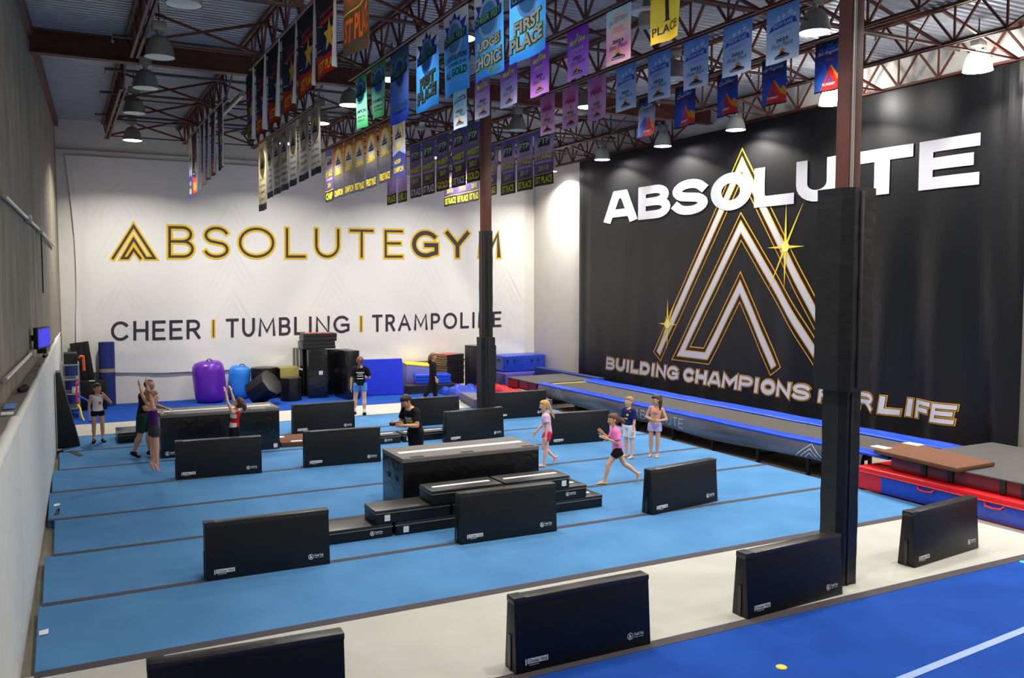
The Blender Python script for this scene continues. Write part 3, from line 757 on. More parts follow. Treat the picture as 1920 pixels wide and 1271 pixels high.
S.mb.build('slogan', PRINT_BIG, t, world=True, colors=True, smooth=0)['label'] = 'white gold edged slogan reading BUILDING CHAMPIONS FOR LIFE'
for cx, cy, r in ((438, 985, .75), (1000, 618, 1.05)):
    u, v = Pq(cx, cy)
    S = Sheet(bwarp, .1)
    for rot, rr, w_ in ((90, r, .05), (0, r*.6, .045), (62, r*1.15, .035), (118, r*.35, .03)):
        c_, s_ = math.cos(R(rot)), math.sin(R(rot))
        S.poly([(u+rr*c_, v+rr*s_), (u-w_*s_, v+w_*c_), (u-rr*c_, v-rr*s_), (u+w_*s_, v-w_*c_)], lin((250, 214, 60)), .022)
    S.disc(u, v, .13, .13, lin((255, 236, 120)), .025)
    S.mb.build('sparkle', PRINT_BIG, t, world=True, colors=True, smooth=0)['label'] = 'yellow four pointed sparkle'

# =================================================================== HANGING BANNERS
def C(*c): return lin(c)
def ramp(stops):
    def f(a, b):
        for (v0, c0), (v1, c1) in zip(stops[:-1], stops[1:]):
            if b <= v1:
                k = (b-v0)/max(1e-6, v1-v0); return tuple(p+(q-p)*k for p, q in zip(c0, c1))
        return stops[-1][1]
    return f
def d_dance(S, w, h, first=False):
    if first:
        S.text('LEVEL', w*.14, w*.78, h*.16, h*.25, C(214, 190, 40)); S.text('CHAMP', w*.14, w*.80, h*.04, h*.13, C(214, 190, 40))
    else:
        S.poly([(w*.03, h*.02), (w*.86, h*.02), (w*.86, h*.27), (w*.45, h*.24), (w*.03, h*.31)], C(206, 34, 28))
        S.text('1ST', w*.14, w*.42, h*.07, h*.20, C(246, 202, 40), .010, .03); S.text('PLACE', w*.46, w*.86, h*.07, h*.19, C(246, 202, 40), .010, .03)
    S.poly([(w*.30, h*.30), (w*.84, h*.34), (w*.86, h*.56), (w*.62, h*.52)], C(26, 62, 170))
    S.star(w*.60, h*.45, w*.20, C(240, 196, 60), .010)
    S.line([(w*.05, h*.36), (w*.28, h*.34)], h*.012, C(232, 190, 60)); S.line([(w*.10, h*.66), (w*.34, h*.60)], h*.006, C(220, 220, 230))
    S.poly([(w*.2, h*.62), (w*.8, h*.64), (w*.8, h*.70), (w*.2, h*.68)], C(168, 40, 44)); S.poly([(w*.24, h*.72), (w*.76, h*.735), (w*.76, h*.78), (w*.24, h*.765)], C(120, 46, 56))
    for k in range(9): S.disc(w*(.08+.8*((k*.37) % 1)), h*(.42+.5*((k*.61) % 1)), .012, .012, C(220, 226, 250), n=6)
K_DANCE = ramp([(0, C(60, 10, 14)), (.2, C(40, 10, 18)), (.35, C(12, 22, 70)), (.6, C(12, 14, 40)), (1, C(14, 12, 20))])
def d_flag(S, w, h):
    S.poly([(w*.2, h*.64), (w*.8, h*.68), (w*.8, h*.82), (w*.2, h*.78)], C(236, 96, 30)); S.text('1ST', w*.10, w*.36, h*.14, h*.44, C(240, 110, 40), .010, .03); S.text('PLACE', w*.40, w*.94, h*.16, h*.48, C(240, 110, 40), .010, .03)
    S.line([(0, h*.5), (w*.5, h*.54), (w, h*.62)], h*.02, C(250, 206, 40))
def d_emblem(S, w, h, dark, lines, yel=C(236, 206, 40)):
    S.text(lines[0], w*.2, w*.8, h*.88, h*.925, dark)
    S.disc(w*.5, h*.68, w*.38, w*.38, yel, .004); S.disc(w*.5, h*.68, w*.31, w*.31, C(226, 224, 220), .007)
    for k in range(7):
        a = R(20+k*23.3); S.poly([(w*.5+.03*w*math.cos(a+1.5), h*.68), (w*.5+w*.36*math.cos(a), h*.70+w*.36*math.sin(a)), (w*.5-.03*w*math.cos(a+1.5), h*.68)], yel, .010)
    S.poly([(w*.24, h*.62), (w*.76, h*.62), (w*.70, h*.72), (w*.58, h*.69), (w*.52, h*.79), (w*.44, h*.71), (w*.3, h*.69)], C(30, 36, 96), .013)
    S.line([(w*.2, h*.655), (w*.8, h*.675)], h*.008, C(230, 230, 230), .016)
    y = .44
    for s_, c_, hh in lines[1:]:
        S.text(s_, w*.14, w*.86, h*y, h*(y+hh), c_, .008, .02); y -= hh+.055
GREY = C(150, 146, 138)
def d_grey(S, w, h):
    d_emblem(S, w, h, C(60, 60, 66), ['2017', ('GRAND', C(70, 74, 92), .04), ('NATIONAL', C(70, 74, 92), .04), ('CHAMPION', C(70, 74, 92), .045), ('LEVEL 4', C(70, 74, 92), .04)], C(190, 172, 60))
    S.poly([(0, h*.0), (w, h*.0), (w, h*.10), (0, h*.10)], C(40, 52, 86))
K_GREY = ramp([(0, C(110, 112, 116)), (.5, C(138, 134, 128)), (1, C(150, 146, 136))])
def d_gold(S, w, h, yr, last):
    d_emblem(S, w, h, C(60, 40, 20), ['ON TO THE', (yr, C(244, 226, 60), .075)], C(240, 204, 36))
    S.poly([(0, 0), (w, 0), (w, h*.18), (0, h*.20)], C(34, 34, 62)); S.text(last, w*.06, w*.94, h*.04, h*.16, C(238, 216, 50), .008, .03)
K_GOLD = ramp([(0, C(36, 36, 66)), (.28, C(54, 54, 78)), (.45, C(120, 112, 108)), (.62, C(190, 160, 110)), (.8, C(206, 128, 44)), (.93, C(150, 84, 24)), (1, C(40, 26, 18))])
def d_white(S, w, h):
    d_emblem(S, w, h, C(50, 50, 70), ['2017'], C(240, 206, 40))
    S.poly([(0, 0), (w, 0), (w, h*.34), (w*.6, h*.42), (0, h*.36)], C(40, 52, 132)); S.text('NDSF', w*.16, w*.7, h*.22, h*.29, C(244, 222, 60), .008); S.text('CHAMPION', w*.1, w*.86, h*.08, h*.17, C(244, 222, 60), .008)
K_WHITE = ramp([(0, C(48, 58, 140)), (.4, C(170, 176, 210)), (.7, C(222, 220, 226)), (1, C(226, 214, 190))])
def leafy(S, w, h, leaf, band, ring, fest, y0=.72):
    S.poly([(w*.5, h*.99), (w*.60, h*.90), (w*.70, h*.93), (w*.70, h*.84), (w*.95, h*.88), (w*.84, h*.78), (w*.9, h*.72), (w*.1, h*.72), (w*.16, h*.78), (w*.05, h*.88), (w*.30, h*.84), (w*.30, h*.93), (w*.40, h*.90)], leaf)
    S.disc(w*.5, h*.67, w*.30, w*.30, ring, .007); S.disc(w*.5, h*.67, w*.24, w*.24, band, .010)
    S.poly([(w*.06, h*.60), (w*.94, h*.64), (w*.94, h*.75), (w*.06, h*.71)], C(24, 40, 110), .013)
    S.text(fest, w*.10, w*.90, h*.630, h*.705, C(120, 196, 110), .017, .02, rise=h*.03)
def d_green(S, w, h):
    leafy(S, w, h, C(40, 92, 200), C(60, 120, 210), C(170, 220, 240), 'CHEER FEST')
    S.text('CHAMPIONS', w*.1, w*.9, h*.28, h*.35, C(40, 80, 190), .008, .03); S.text('ALBERTA', w*.2, w*.8, h*.19, h*.23, C(20, 40, 60)); S.text('OPEN 2', w*.25, w*.75, h*.12, h*.16, C(20, 40, 60))
K_GREEN = ramp([(0, C(60, 190, 110)), (.3, C(150, 228, 190)), (.6, C(120, 214, 170)), (1, C(70, 170, 90))])
def d_blue(S, w, h):
    leafy(S, w, h, C(60, 150, 60), C(50, 90, 200), C(140, 180, 236), 'CHEER FEST')
    S.text('2023', w*.3, w*.7, h*.40, h*.47, C(150, 200, 220)); S.text('GRAND PRIME', w*.06, w*.94, h*.19, h*.26, C(120, 190, 80), .008, .02); S.text('CHAMPIONS', w*.14, w*.9, h*.13, h*.17, C(20, 30, 70))
K_BLUE = ramp([(0, C(30, 66, 190)), (.3, C(70, 104, 206)), (.7, C(110, 140, 214)), (1, C(30, 80, 120))])
def d_fest(S, w, h, kind):
    leafy(S, w, h, C(28, 50, 176), C(70, 140, 200), C(150, 186, 226), 'CHEER FEST')
    S.text('2023', w*.34, w*.68, h*.50, h*.57, C(40, 70, 170))
    LW, DG = C(244, 244, 236), C(22, 40, 30)
    if kind == 'congrats':
        S.text('CONGRATULATIONS', w*.07, w*.93, h*.40, h*.47, DG, .010, .03); S.text('TO THE WINNER OF AN', w*.1, w*.9, h*.33, h*.375, C(30, 60, 50), .010); S.text('ALL GOLD', w*.07, w*.93, h*.20, h*.30, C(20, 110, 40), .010, .05)
    else:
        a, b = {'first': ('FIRST', 'PLACE'), 'judges': ('JUDGES', 'CHOICE')}[kind]
        for s_, x0, x1, y0, y1 in ((a, .16, .90, .27, .42), (b, .06, .94, .09, .25)):
            S.text(s_, w*x0-.012, w*x1+.012, h*y0-.012, h*y1+.012, C(150, 200, 40), .010, .11, rise=h*.04); S.text(s_, w*x0, w*x1, h*y0, h*y1, DG, .015, .08, rise=h*.04)
            S.text(s_, w*x0+.01, w*x1-.01, h*y0+.008, h*y1-.008, LW, .020, .035, rise=h*.04)
        if kind == 'judges': S.text('Pro', w*.5, w*.86, h*.03, h*.10, C(190, 214, 60), .012, shear=.3)
    for k in range(10): S.disc(w*((k*.37+.1) % 1), h*((k*.61) % .5), .012, .012, C(220, 236, 250), n=5)
K_FEST = ramp([(0, C(40, 120, 214)), (.3, C(66, 150, 226)), (.5, C(60, 140, 220)), (.72, C(80, 150, 222)), (.8, C(200, 206, 214)), (1, C(210, 214, 220))])
def peak(S, w, h):
    S.poly([(w*.28, h*.115), (w*.42, h*.15), (w*.5, h*.185), (w*.58, h*.15), (w*.72, h*.115)], C(30, 26, 34)); S.disc(w*.5, h*.175, w*.09, w*.09, C(240, 150, 40), .003)
    S.poly([(w*.26, h*.07), (w*.74, h*.07), (w*.74, h*.115), (w*.26, h*.115)], C(34, 30, 40)); S.text('PINNACLE', w*.29, w*.71, h*.08, h*.105, C(226, 220, 226), .008)
def place(S, w, h, yr, y=.36):
    S.text(yr, w*.30, w*.70, h*y, h*(y+.065), C(28, 26, 36), .008, .03); S.text('First Place', w*.16, w*.84, h*(y-.115), h*(y-.03), C(40, 36, 50), .008, 0, .35, rise=h*.03); peak(S, w, h)
def d_snow(S, w, h):
    S.poly([(w*.06, h*.56), (w*.2, h*.60), (w*.8, h*.64), (w*.94, h*.62), (w*.88, h*.74), (w*.78, h*.75), (w*.2, h*.70), (w*.14, h*.66)], C(36, 84, 190)); S.text('SNOW FLAKE', w*.2, w*.82, h*.625, h*.69, C(214, 228, 248), .008, .02, rise=h*.03)
    S.text('WINTER', w*.26, w*.74, h*.555, h*.60, C(150, 186, 230), .008, rise=h*.02); S.text('Championship', w*.22, w*.78, h*.49, h*.54, C(70, 110, 190), .008, 0, .3, rise=h*.02)
    for x, y, r in ((.74, .84, .09), (.55, .80, .06), (.38, .78, .05), (.86, .77, .05)):
        for k in range(3): S.line([(w*x-w*r*math.cos(R(60*k)), h*y-w*r*math.sin(R(60*k))), (w*x+w*r*math.cos(R(60*k)), h*y+w*r*math.sin(R(60*k)))], .012, C(206, 222, 242), .006)
    place(S, w, h, '2023')
K_SNOW = ramp([(0, C(196, 206, 226)), (.2, C(156, 182, 222)), (.6, C(140, 172, 218)), (.85, C(96, 146, 210)), (1, C(70, 124, 196))])
def d_mardi(S, w, h):
    for k, c in enumerate(((90, 60, 190), (240, 200, 40), (60, 170, 80))): S.poly([(w*.5, h*.76), (w*(.28+.2*k), h*.86), (w*(.36+.2*k), h*.88)], C(*c))
    S.text('Mardi Gras', w*.14, w*.86, h*.66, h*.78, C(206, 220, 60), .010, .04, .2, rise=h*.04); S.text('CHEER', w*.3, w*.72, h*.60, h*.65, C(150, 60, 150), .008); S.text('EXTRAVAGANZA', w*.22, w*.78, h*.53, h*.59, C(170, 214, 150), .008, .02, rise=h*.02)
    place(S, w, h, '2023')
K_MARDI = ramp([(0, C(198, 120, 206)), (.3, C(184, 108, 204)), (.6, C(160, 66, 190)), (1, C(130, 36, 160))])
K_MARDI2 = ramp([(0, C(206, 186, 222)), (.3, C(196, 176, 216)), (.6, C(160, 90, 190)), (1, C(120, 40, 150))])
def d_spring(S, w, h):
    S.disc(w*.55, h*.70, w*.34, w*.30, C(248, 206, 170)); S.text('Springfest', w*.12, w*.88, h*.68, h*.80, C(90, 180, 206), .008, .02, .3, rise=h*.05); S.text('CHEER', w*.3, w*.7, h*.61, h*.66, C(238, 140, 160), .008); S.text('SHOWCASE', w*.26, w*.8, h*.55, h*.60, C(240, 160, 140), .008)
    S.text('CELEBRATE', w*.3, w*.72, h*.81, h*.84, C(214, 80, 110), .008); place(S, w, h, '2023')
K_SPRING = ramp([(0, C(238, 176, 182)), (.3, C(246, 150, 170)), (.6, C(236, 196, 186)), (1, C(176, 212, 206))])
def d_yellow(S, w, h):
    K = C(30, 26, 24)
    S.text('FIRST CHAMPION', w*.1, w*.9, h*.86, h*.93, K); S.line([(w*.05, h*.83), (w*.95, h*.85)], .02, K)
    S.poly([(w*.40, h*.80), (w*.56, h*.84), (w*.56, h*.38), (w*.62, h*.36), (w*.38, h*.36), (w*.44, h*.38), (w*.44, h*.76)], K); S.text('ST', w*.64, w*.84, h*.72, h*.82, K, .006, .02)
    S.text('PLACE', w*.08, w*.92, h*.13, h*.28, K, .006, .01, rise=h*.05)
K_YELLOW = ramp([(0, C(250, 200, 20)), (.5, C(252, 216, 50)), (1, C(244, 190, 30))])
def d_ftp(S, w, h, mid, yr, last, starz=False):
    S.poly([(w*.2, h*.70), (w*.8, h*.70), (w*.8, h*.86), (w*.68, h*.93), (w*.32, h*.93), (w*.2, h*.86)], C(58, 72, 60)); S.text('FTP', w*.22, w*.78, h*.75, h*.86, C(226, 222, 206), .008, .04); S.text('FOR THE', w*.3, w*.7, h*.88, h*.92, C(190, 206, 60), .008); S.text('BE LEGENDS', w*.2, w*.8, h*.65, h*.69, C(180, 176, 170), .008)
    if starz: S.text('NORTHWEST', w*.06, w*.9, h*.57, h*.61, C(220, 216, 226), .008)
    S.text(mid, w*.06, w*.94, h*.46, h*.56, C(222, 224, 60), .010, .04, rise=h*.02); S.text('CHAMPIONSHIPS', w*.1, w*.9, h*.40, h*.445, C(222, 214, 226), .008)
    S.text(yr, w*.24, w*.74, h*.27, h*.36, C(206, 214, 70), .008, .03)
    S.poly([(0, 0), (w, 0), (w, h*.215), (0, h*.20)], C(26, 26, 30)); S.line([(0, h*.20), (w, h*.215)], h*.012, C(214, 214, 50) if starz else C(226, 60, 120), .008)
    S.text(last, w*.08, w*.92, h*.04, h*.17, C(226, 224, 214) if last[0] == '1' and not starz else C(222, 216, 50), .008, .04); S.poly([(w*.1, h*.25), (w*.17, h*.25), (w*.13, h*.29)], C(236, 96, 60))
K_FTPW = ramp([(0, C(34, 32, 36)), (.3, C(62, 56, 66)), (.5, C(120, 100, 130)), (.75, C(112, 104, 156)), (1, C(72, 80, 156))])
K_STARZ = ramp([(0, C(50, 44, 66)), (.3, C(84, 64, 120)), (.5, C(122, 92, 160)), (.7, C(200, 170, 200)), (.85, C(130, 130, 196)), (1, C(80, 88, 170))])
def d_pink(S, w, h):
    S.star(w*.5, h*.82, w*.32, C(214, 110, 176), .004, 8, .6); S.text('BATTLE FOR', w*.24, w*.76, h*.70, h*.75, C(206, 60, 140), .008); S.text('PINK', w*.16, w*.88, h*.57, h*.69, C(190, 30, 116), .010, .05, rise=h*.02)
    S.star(w*.5, h*.50, w*.1, C(206, 110, 176), .006, 4); place(S, w, h, '2022', .34)
K_PINK = ramp([(0, C(190, 138, 182)), (.4, C(202, 150, 190)), (.8, C(186, 126, 176)), (1, C(160, 110, 160))])
def d_summit(S, w, h, sub):
    S.text('THE', w*.40, w*.60, h*.88, h*.93, C(40, 110, 220), .008, .03); S.text('SUMMIT', w*.18, w*.84, h*.80, h*.87, C(40, 110, 220), .008, .04); S.text(sub, w*.12, w*.88, h*.70, h*.79, C(230, 230, 236), .012, .0, .35, rise=h*.03)
    S.text('2023', w*.38, w*.62, h*.61, h*.64, C(220, 40, 60), .008)
    S.poly([(0, h*.03), (w*.3, h*.03), (w*.5, h*.3), (w*.36, h*.54), (w*.24, h*.42), (0, h*.22)], C(40, 92, 190), .004)
    S.poly([(w*.5, h*.10), (w, h*.10), (w, h*.30), (w*.84, h*.38), (w*.76, h*.31), (w*.55, h*.52), (w*.47, h*.44)], C(250, 150, 24), .007)
    S.poly([(w*.24, h*.03), (w, h*.03), (w, h*.14), (w*.74, h*.22), (w*.52, h*.50), (w*.42, h*.36)], C(232, 44, 36), .010)
    S.poly([(w*.38, h*.18), (w*.49, h*.33), (w*.60, h*.18), (w*.54, h*.18), (w*.49, h*.26), (w*.43, h*.18)], C(40, 80, 180), .014); S.text('SUMMIT', w*.30, w*.70, h*.12, h*.17, C(240, 236, 236), .014, .02); S.poly([(0, 0), (w, 0), (w, h*.03), (0, h*.03)], C(16, 16, 26), .012)
K_SUMMIT = ramp([(0, C(24, 70, 180)), (.4, C(28, 60, 160)), (.7, C(28, 34, 90)), (1, C(20, 20, 34))])
K_SUMMIT2 = ramp([(0, C(70, 80, 150)), (.3, C(160, 160, 180)), (.6, C(110, 130, 170)), (.8, C(24, 26, 50)), (1, C(20, 20, 34))])
K_ORANGE = ramp([(0, C(88, 70, 50)), (.5, C(96, 76, 54)), (1, C(220, 150, 60))])

nb = 0
def hang(X, xl, xr, yb, design, kf, label, group, wav=.015, curl=0, flare=0.0):
    global nb; nb += 1
    ya, yb_ = YatX(xl, X, ZB-.6), YatX(xr, X, ZB-.6)
    w = ya-yb_
    zb = ZatRow((X, ya, 0), yb); zt = ZB-.03; h = zt-zb
    sd = nb*1.37; xs = X-.035
    def warp(u, v, off):
        k = 1-v/h
        d = wav*(.25+.75*k)*math.sin(u*5.6/max(w, .35)*1.2+sd+v*.7)+.01*noise.noise((u*3, v*2, sd))*k
        y = ya-u
        if flare: y += flare*k*k*(u/w-.5)*w
        if curl and u > w*.86: d += curl*.8*((u-w*.86)/(w*.14))**1.5*(.4+.6*k); y += curl*.55*((u-w*.86)/(w*.14))**2
        return (xs-d-off, y, zb+v+flare*.12*k*math.sin(u/w*3.1))
    S = Sheet(warp, .06 if wav > .016 else .10)
    def cf(a, b): return kf(a, b) if not (curl and a > .87) else C(206, 206, 210)
    S.cloth(w, h, 14, 18, cf)
    design(S, w, h)
    o = S.mb.build('hanging_banner', PRINT, colors=True, smooth=60)
    return tag(o, label, 'banner', group)
NTH = ['first', 'second', 'third', 'fourth', 'fifth', 'sixth', 'seventh']
g1 = 'dark dance banners on the leftmost row'
hang(JX[1], 357, 362, 374, lambda S, w, h: d_white(S, w, h), K_WHITE, 'white and yellow banner at the far end of the leftmost banner row', g1)
for i, (a, b, y) in enumerate(((363, 374.5, 366), (375, 379.5, 360), (380, 388.5, 350), (389, 398, 339), (399, 410, 331), (411, 424, 320.5))):
    hang(JX[1], a, b, y, d_dance if i < 5 else (lambda S, w, h: d_dance(S, w, h, True)), K_DANCE, 'dark dance banner beyond the girder, ' + NTH[i] + ' after the white one', g1, .02, .10)
for i, (a, b, y) in enumerate(((465, 484, 274), (484.5, 507, 258), (507.5, 534.5, 237), (533.5, 566, 217), (562, 601, 188), (597, 641.5, 157))):
    hang(JX[1], a, b, y, (lambda S, w, h: d_dance(S, w, h, True)) if i == 0 else d_dance, K_DANCE, 'dark dance banner reading ' + ('LEVEL CHAMP, leftmost of the near six' if i == 0 else '1ST PLACE, ' + NTH[i] + ' from the left of the near six'), g1, .02, .13)
hang(JX[1]+.1, 652, 700, 112, d_flag, K_ORANGE, 'orange and brown flag with slanted lettering at the top of the photo', g1, .05, 0, -.12)
g2 = 'faded grey banners with city emblem'
for i, (a, b, y) in enumerate(((487.4, 501.6, 397), (502.5, 513, 373), (514, 527.3, 367), (528, 543, 360), (545, 560, 351), (563, 581.3, 342), (584.8, 603, 331))):
    hang(JX[2], a, b, y, d_grey, K_GREY if i else ramp([(0, C(150, 140, 116)), (1, C(222, 206, 160))]), ('long cream banner with yellow emblem, longest of the grey row' if i == 0 else 'faded grey banner with round city emblem, ' + NTH[i] + ' from the left in its row'), g2)
g3 = 'cheer festival banners'
hang(JX[2], 669.7, 690.7, 246, d_green, K_GREEN, 'narrow green and blue festival banner, leftmost of the green pair', g3, .03)
hang(JX[2], 700, 728, 229, d_green, K_GREEN, 'wider green festival banner flaring at the bottom, right of the pair', g3, .03, 0, .25)
hang(JX[2], 736, 771, 238, d_blue, K_BLUE, 'violet blue festival banner with green maple leaf', g3, .02)
hang(JX[2], 784, 826, 214, lambda S, w, h: d_fest(S, w, h, 'first'), K_FEST, 'blue festival banner reading FIRST PLACE, the smaller of two', g3, .025)
hang(JX[2], 835, 881.5, 186, lambda S, w, h: d_fest(S, w, h, 'congrats'), K_FEST, 'blue festival banner with dark congratulation lettering', g3, .03)
hang(JX[2], 893.7, 949, 157, lambda S, w, h: d_fest(S, w, h, 'judges'), K_FEST, 'blue festival banner reading JUDGES CHOICE', g3, .03)
hang(JX[2], 961.4, 1030.5, 124, lambda S, w, h: d_fest(S, w, h, 'first'), K_FEST, 'largest blue festival banner reading FIRST PLACE', g3, .025)
g4 = 'gold and indigo banners with city emblem'
hang(JX[3], 612.3, 627.3, 380, lambda S, w, h: d_ftp(S, w, h, 'STARZ', '2016', 'CHAMP', True), K_STARZ, 'pale violet banner at the left end of the gold emblem row', g4)
for i, (a, b, y, yr, la) in enumerate(((627.3, 646, 374, '2022', 'CHAMPION'), (647.4, 665.4, 367, '2023', 'CHAMPION'), (667, 685.8, 362, '2019', 'FIRST PLACE'), (688.8, 709.3, 355, '2019', 'FIRST PLACE'), (713, 735.4, 345, '2019', 'FIRST PLACE'))):
    hang(JX[3], a, b, y, lambda S, w, h: d_gold(S, w, h, yr, la), K_GOLD, 'gold to indigo banner with round city emblem, ' + NTH[i] + ' of five', g4)
hang(JX[3], 738, 762, 336, d_white, K_WHITE, 'white and blue banner with yellow emblem hanging below the violet blue one', g4)
g5 = 'competition banners on the middle row'
hang(JX[3], 852.4, 878, 245, d_snow, ramp([(0, C(214, 228, 240)), (1, C(130, 186, 226))]), 'pale ice blue snowflake banner left of the far column', g5)
hang(JX[3], 894, 922, 226, d_mardi, K_MARDI2, 'lilac carnival banner hanging over the far column', g5)
hang(JX[3], 942, 973.6, 205, d_mardi, K_MARDI2, 'silvery purple carnival banner right of the far column', g5)
hang(JX[3], 998, 1032, 185, d_mardi, K_MARDI, 'purple carnival banner half behind the largest blue one', g5)
hang(JX[3], 1066, 1106.4, 154, d_mardi, K_MARDI, 'bright purple carnival banner hanging in the clear', g5)
hang(JX[3], 1140, 1187, 127, d_spring, K_SPRING, 'pink and mint spring banner with a script title', g5)
hang(JX[3], 1224.6, 1281.4, 89, d_yellow, K_YELLOW, 'yellow flag with a large black figure one', g5, .04, 0, .10)
g6 = 'indigo banners left of the far column'
hang(JX[4], 728, 745, 385, lambda S, w, h: d_ftp(S, w, h, 'STARZ', '2018', 'PLACE', True), K_STARZ, 'indigo banner with yellow foot, lowest at the left of its row', g6)
hang(JX[4], 747.5, 764, 381, lambda S, w, h: d_ftp(S, w, h, 'STARZ', '2018', 'LEVEL 3', True), K_STARZ, 'indigo banner with yellow foot, half behind the white and blue one', g6)
for i, (a, b, y, yr, la) in enumerate(((770.5, 791.7, 373, '2019', '1ST PLACE'), (794, 818, 367, '2019', '1ST PLACE'), (821, 845, 360, '2019', 'GOLD'), (849, 875.5, 353, '2020', '1ST PLACE'), (876.7, 902.4, 344, '2021', 'GOLD'))):
    hang(JX[4], a, b, y, lambda S, w, h: d_ftp(S, w, h, 'WEST', yr, la), K_FTPW, 'indigo and black banner with yellow WEST lettering, ' + NTH[i] + ' of five', g6)
g7 = 'pink and snowflake banners'
for i, (a, b, y) in enumerate(((1015.6, 1043, 256), (1058, 1087.8, 244), (1105.3, 1139, 230))):
    hang(JX[4], a, b, y, d_pink, K_PINK, 'pink banner dated 2022, ' + ('leftmost', 'middle', 'rightmost')[i] + ' of three', g7)
for i, (a, b, y) in enumerate(((1157.4, 1195, 212), (1217, 1259.6, 194), (1285, 1331.7, 172), (1359, 1413.5, 148), (1440, 1501.6, 125))):
    hang(JX[4], a, b, y, d_snow, K_SNOW, 'light blue snowflake banner, ' + NTH[i] + ' from the left of the five', g7)
g8 = 'banners on the rightmost row'
for i, (a, b, y, yr) in enumerate(((834, 857.8, 388, '2015'), (858, 881, 384, '2015'), (881.5, 901, 379, '2015'), (912, 934, 369, '2016'))):
    hang(JX[5], a, b, y, lambda S, w, h: d_ftp(S, w, h, 'STARZ', yr, '1ST PLACE', True), K_STARZ, 'violet banner with yellow foot, ' + (('low one ' + ('leftmost', 'middle', 'rightmost')[i] + ' of three left of the far column') if i < 3 else 'partly hidden behind the far column'), g8)
for i, (a, b, y, yr) in enumerate(((941, 968, 367, '2017'), (971, 1000.7, 360, '2017'), (1004, 1040.5, 351, '2018'))):
    hang(JX[5], a, b, y, lambda S, w, h: d_ftp(S, w, h, 'STARZ', yr, '1ST PLACE', True), K_STARZ, 'violet banner with yellow STARZ lettering, ' + ('leftmost', 'middle', 'rightmost')[i] + ' of three right of the far column', g8)
for i, (a, b, y, sub) in enumerate(((1200.5, 1232, 260, 'Qualifier'), (1268, 1306, 243, 'Qualifier'), (1346, 1384.4, 222, 'Qualifier'), (1430, 1477, 203, 'Bid Regional'), (1531, 1585, 178, 'Bid Regional'))):
    hang(JX[5], a, b, y, lambda S, w, h: d_summit(S, w, h, sub), K_SUMMIT2 if i == 0 else K_SUMMIT, 'navy banner with orange and red mountain peaks, ' + ('crinkled and silvery, leftmost', 'second from the left', 'third from the left', 'fourth from the left', 'rightmost, half behind the near column')[i], g8, .03 if i else .035)

# =================================================================== DIVIDER WALLS
def flat_text(mb, s, x0, x1, z0, z1, yf, mi, bold=.02):
    """letters standing on a face that looks along -y; yf(z) gives the face"""
    vs, fs, _ = glyphs(s, bold)
    mb.add([(x0+(x1-x0)*a, yf(z0+(z1-z0)*b), z0+(z1-z0)*b) for a, b in vs], fs, mi)
def logo_mesh(cx, cz, r, yf, tx=True):
    mb = MB(); n = 22
    def ring(r0, r1):
        vs = []
        for k in range(n):
            a = 2*math.pi*k/n
            for q in (r0, r1): vs.append((cx+q*math.cos(a), yf(cz+q*math.sin(a)), cz+q*math.sin(a)))
        mb.add(vs, [(2*k, 2*k+1, 2*((k+1) % n)+1, 2*((k+1) % n)) for k in range(n)])
    ring(r*.80, r)
    flat_text(mb, '&', cx-r*.5, cx+r*.5, cz-r*.55, cz+r*.6, yf, 0, .03)
    if tx:
        flat_text(mb, 'Tumbl Trak', cx+r*1.25, cx+r*4.6, cz-r*.05, cz+r*.75, yf, 0, .03)
        for a, b in ((1.3, 2.7), (3.0, 4.6)): mb.add([(cx+r*a, yf(cz-r*.55), cz-r*.55), (cx+r*b, yf(cz-r*.55), cz-r*.55), (cx+r*b, yf(cz-r*.40), cz-r*.40), (cx+r*a, yf(cz-r*.40), cz-r*.40)], [(0, 1, 2, 3)], 0)
    return mb
DL, DH, DB, DT = 1.57, .72, .25, .145
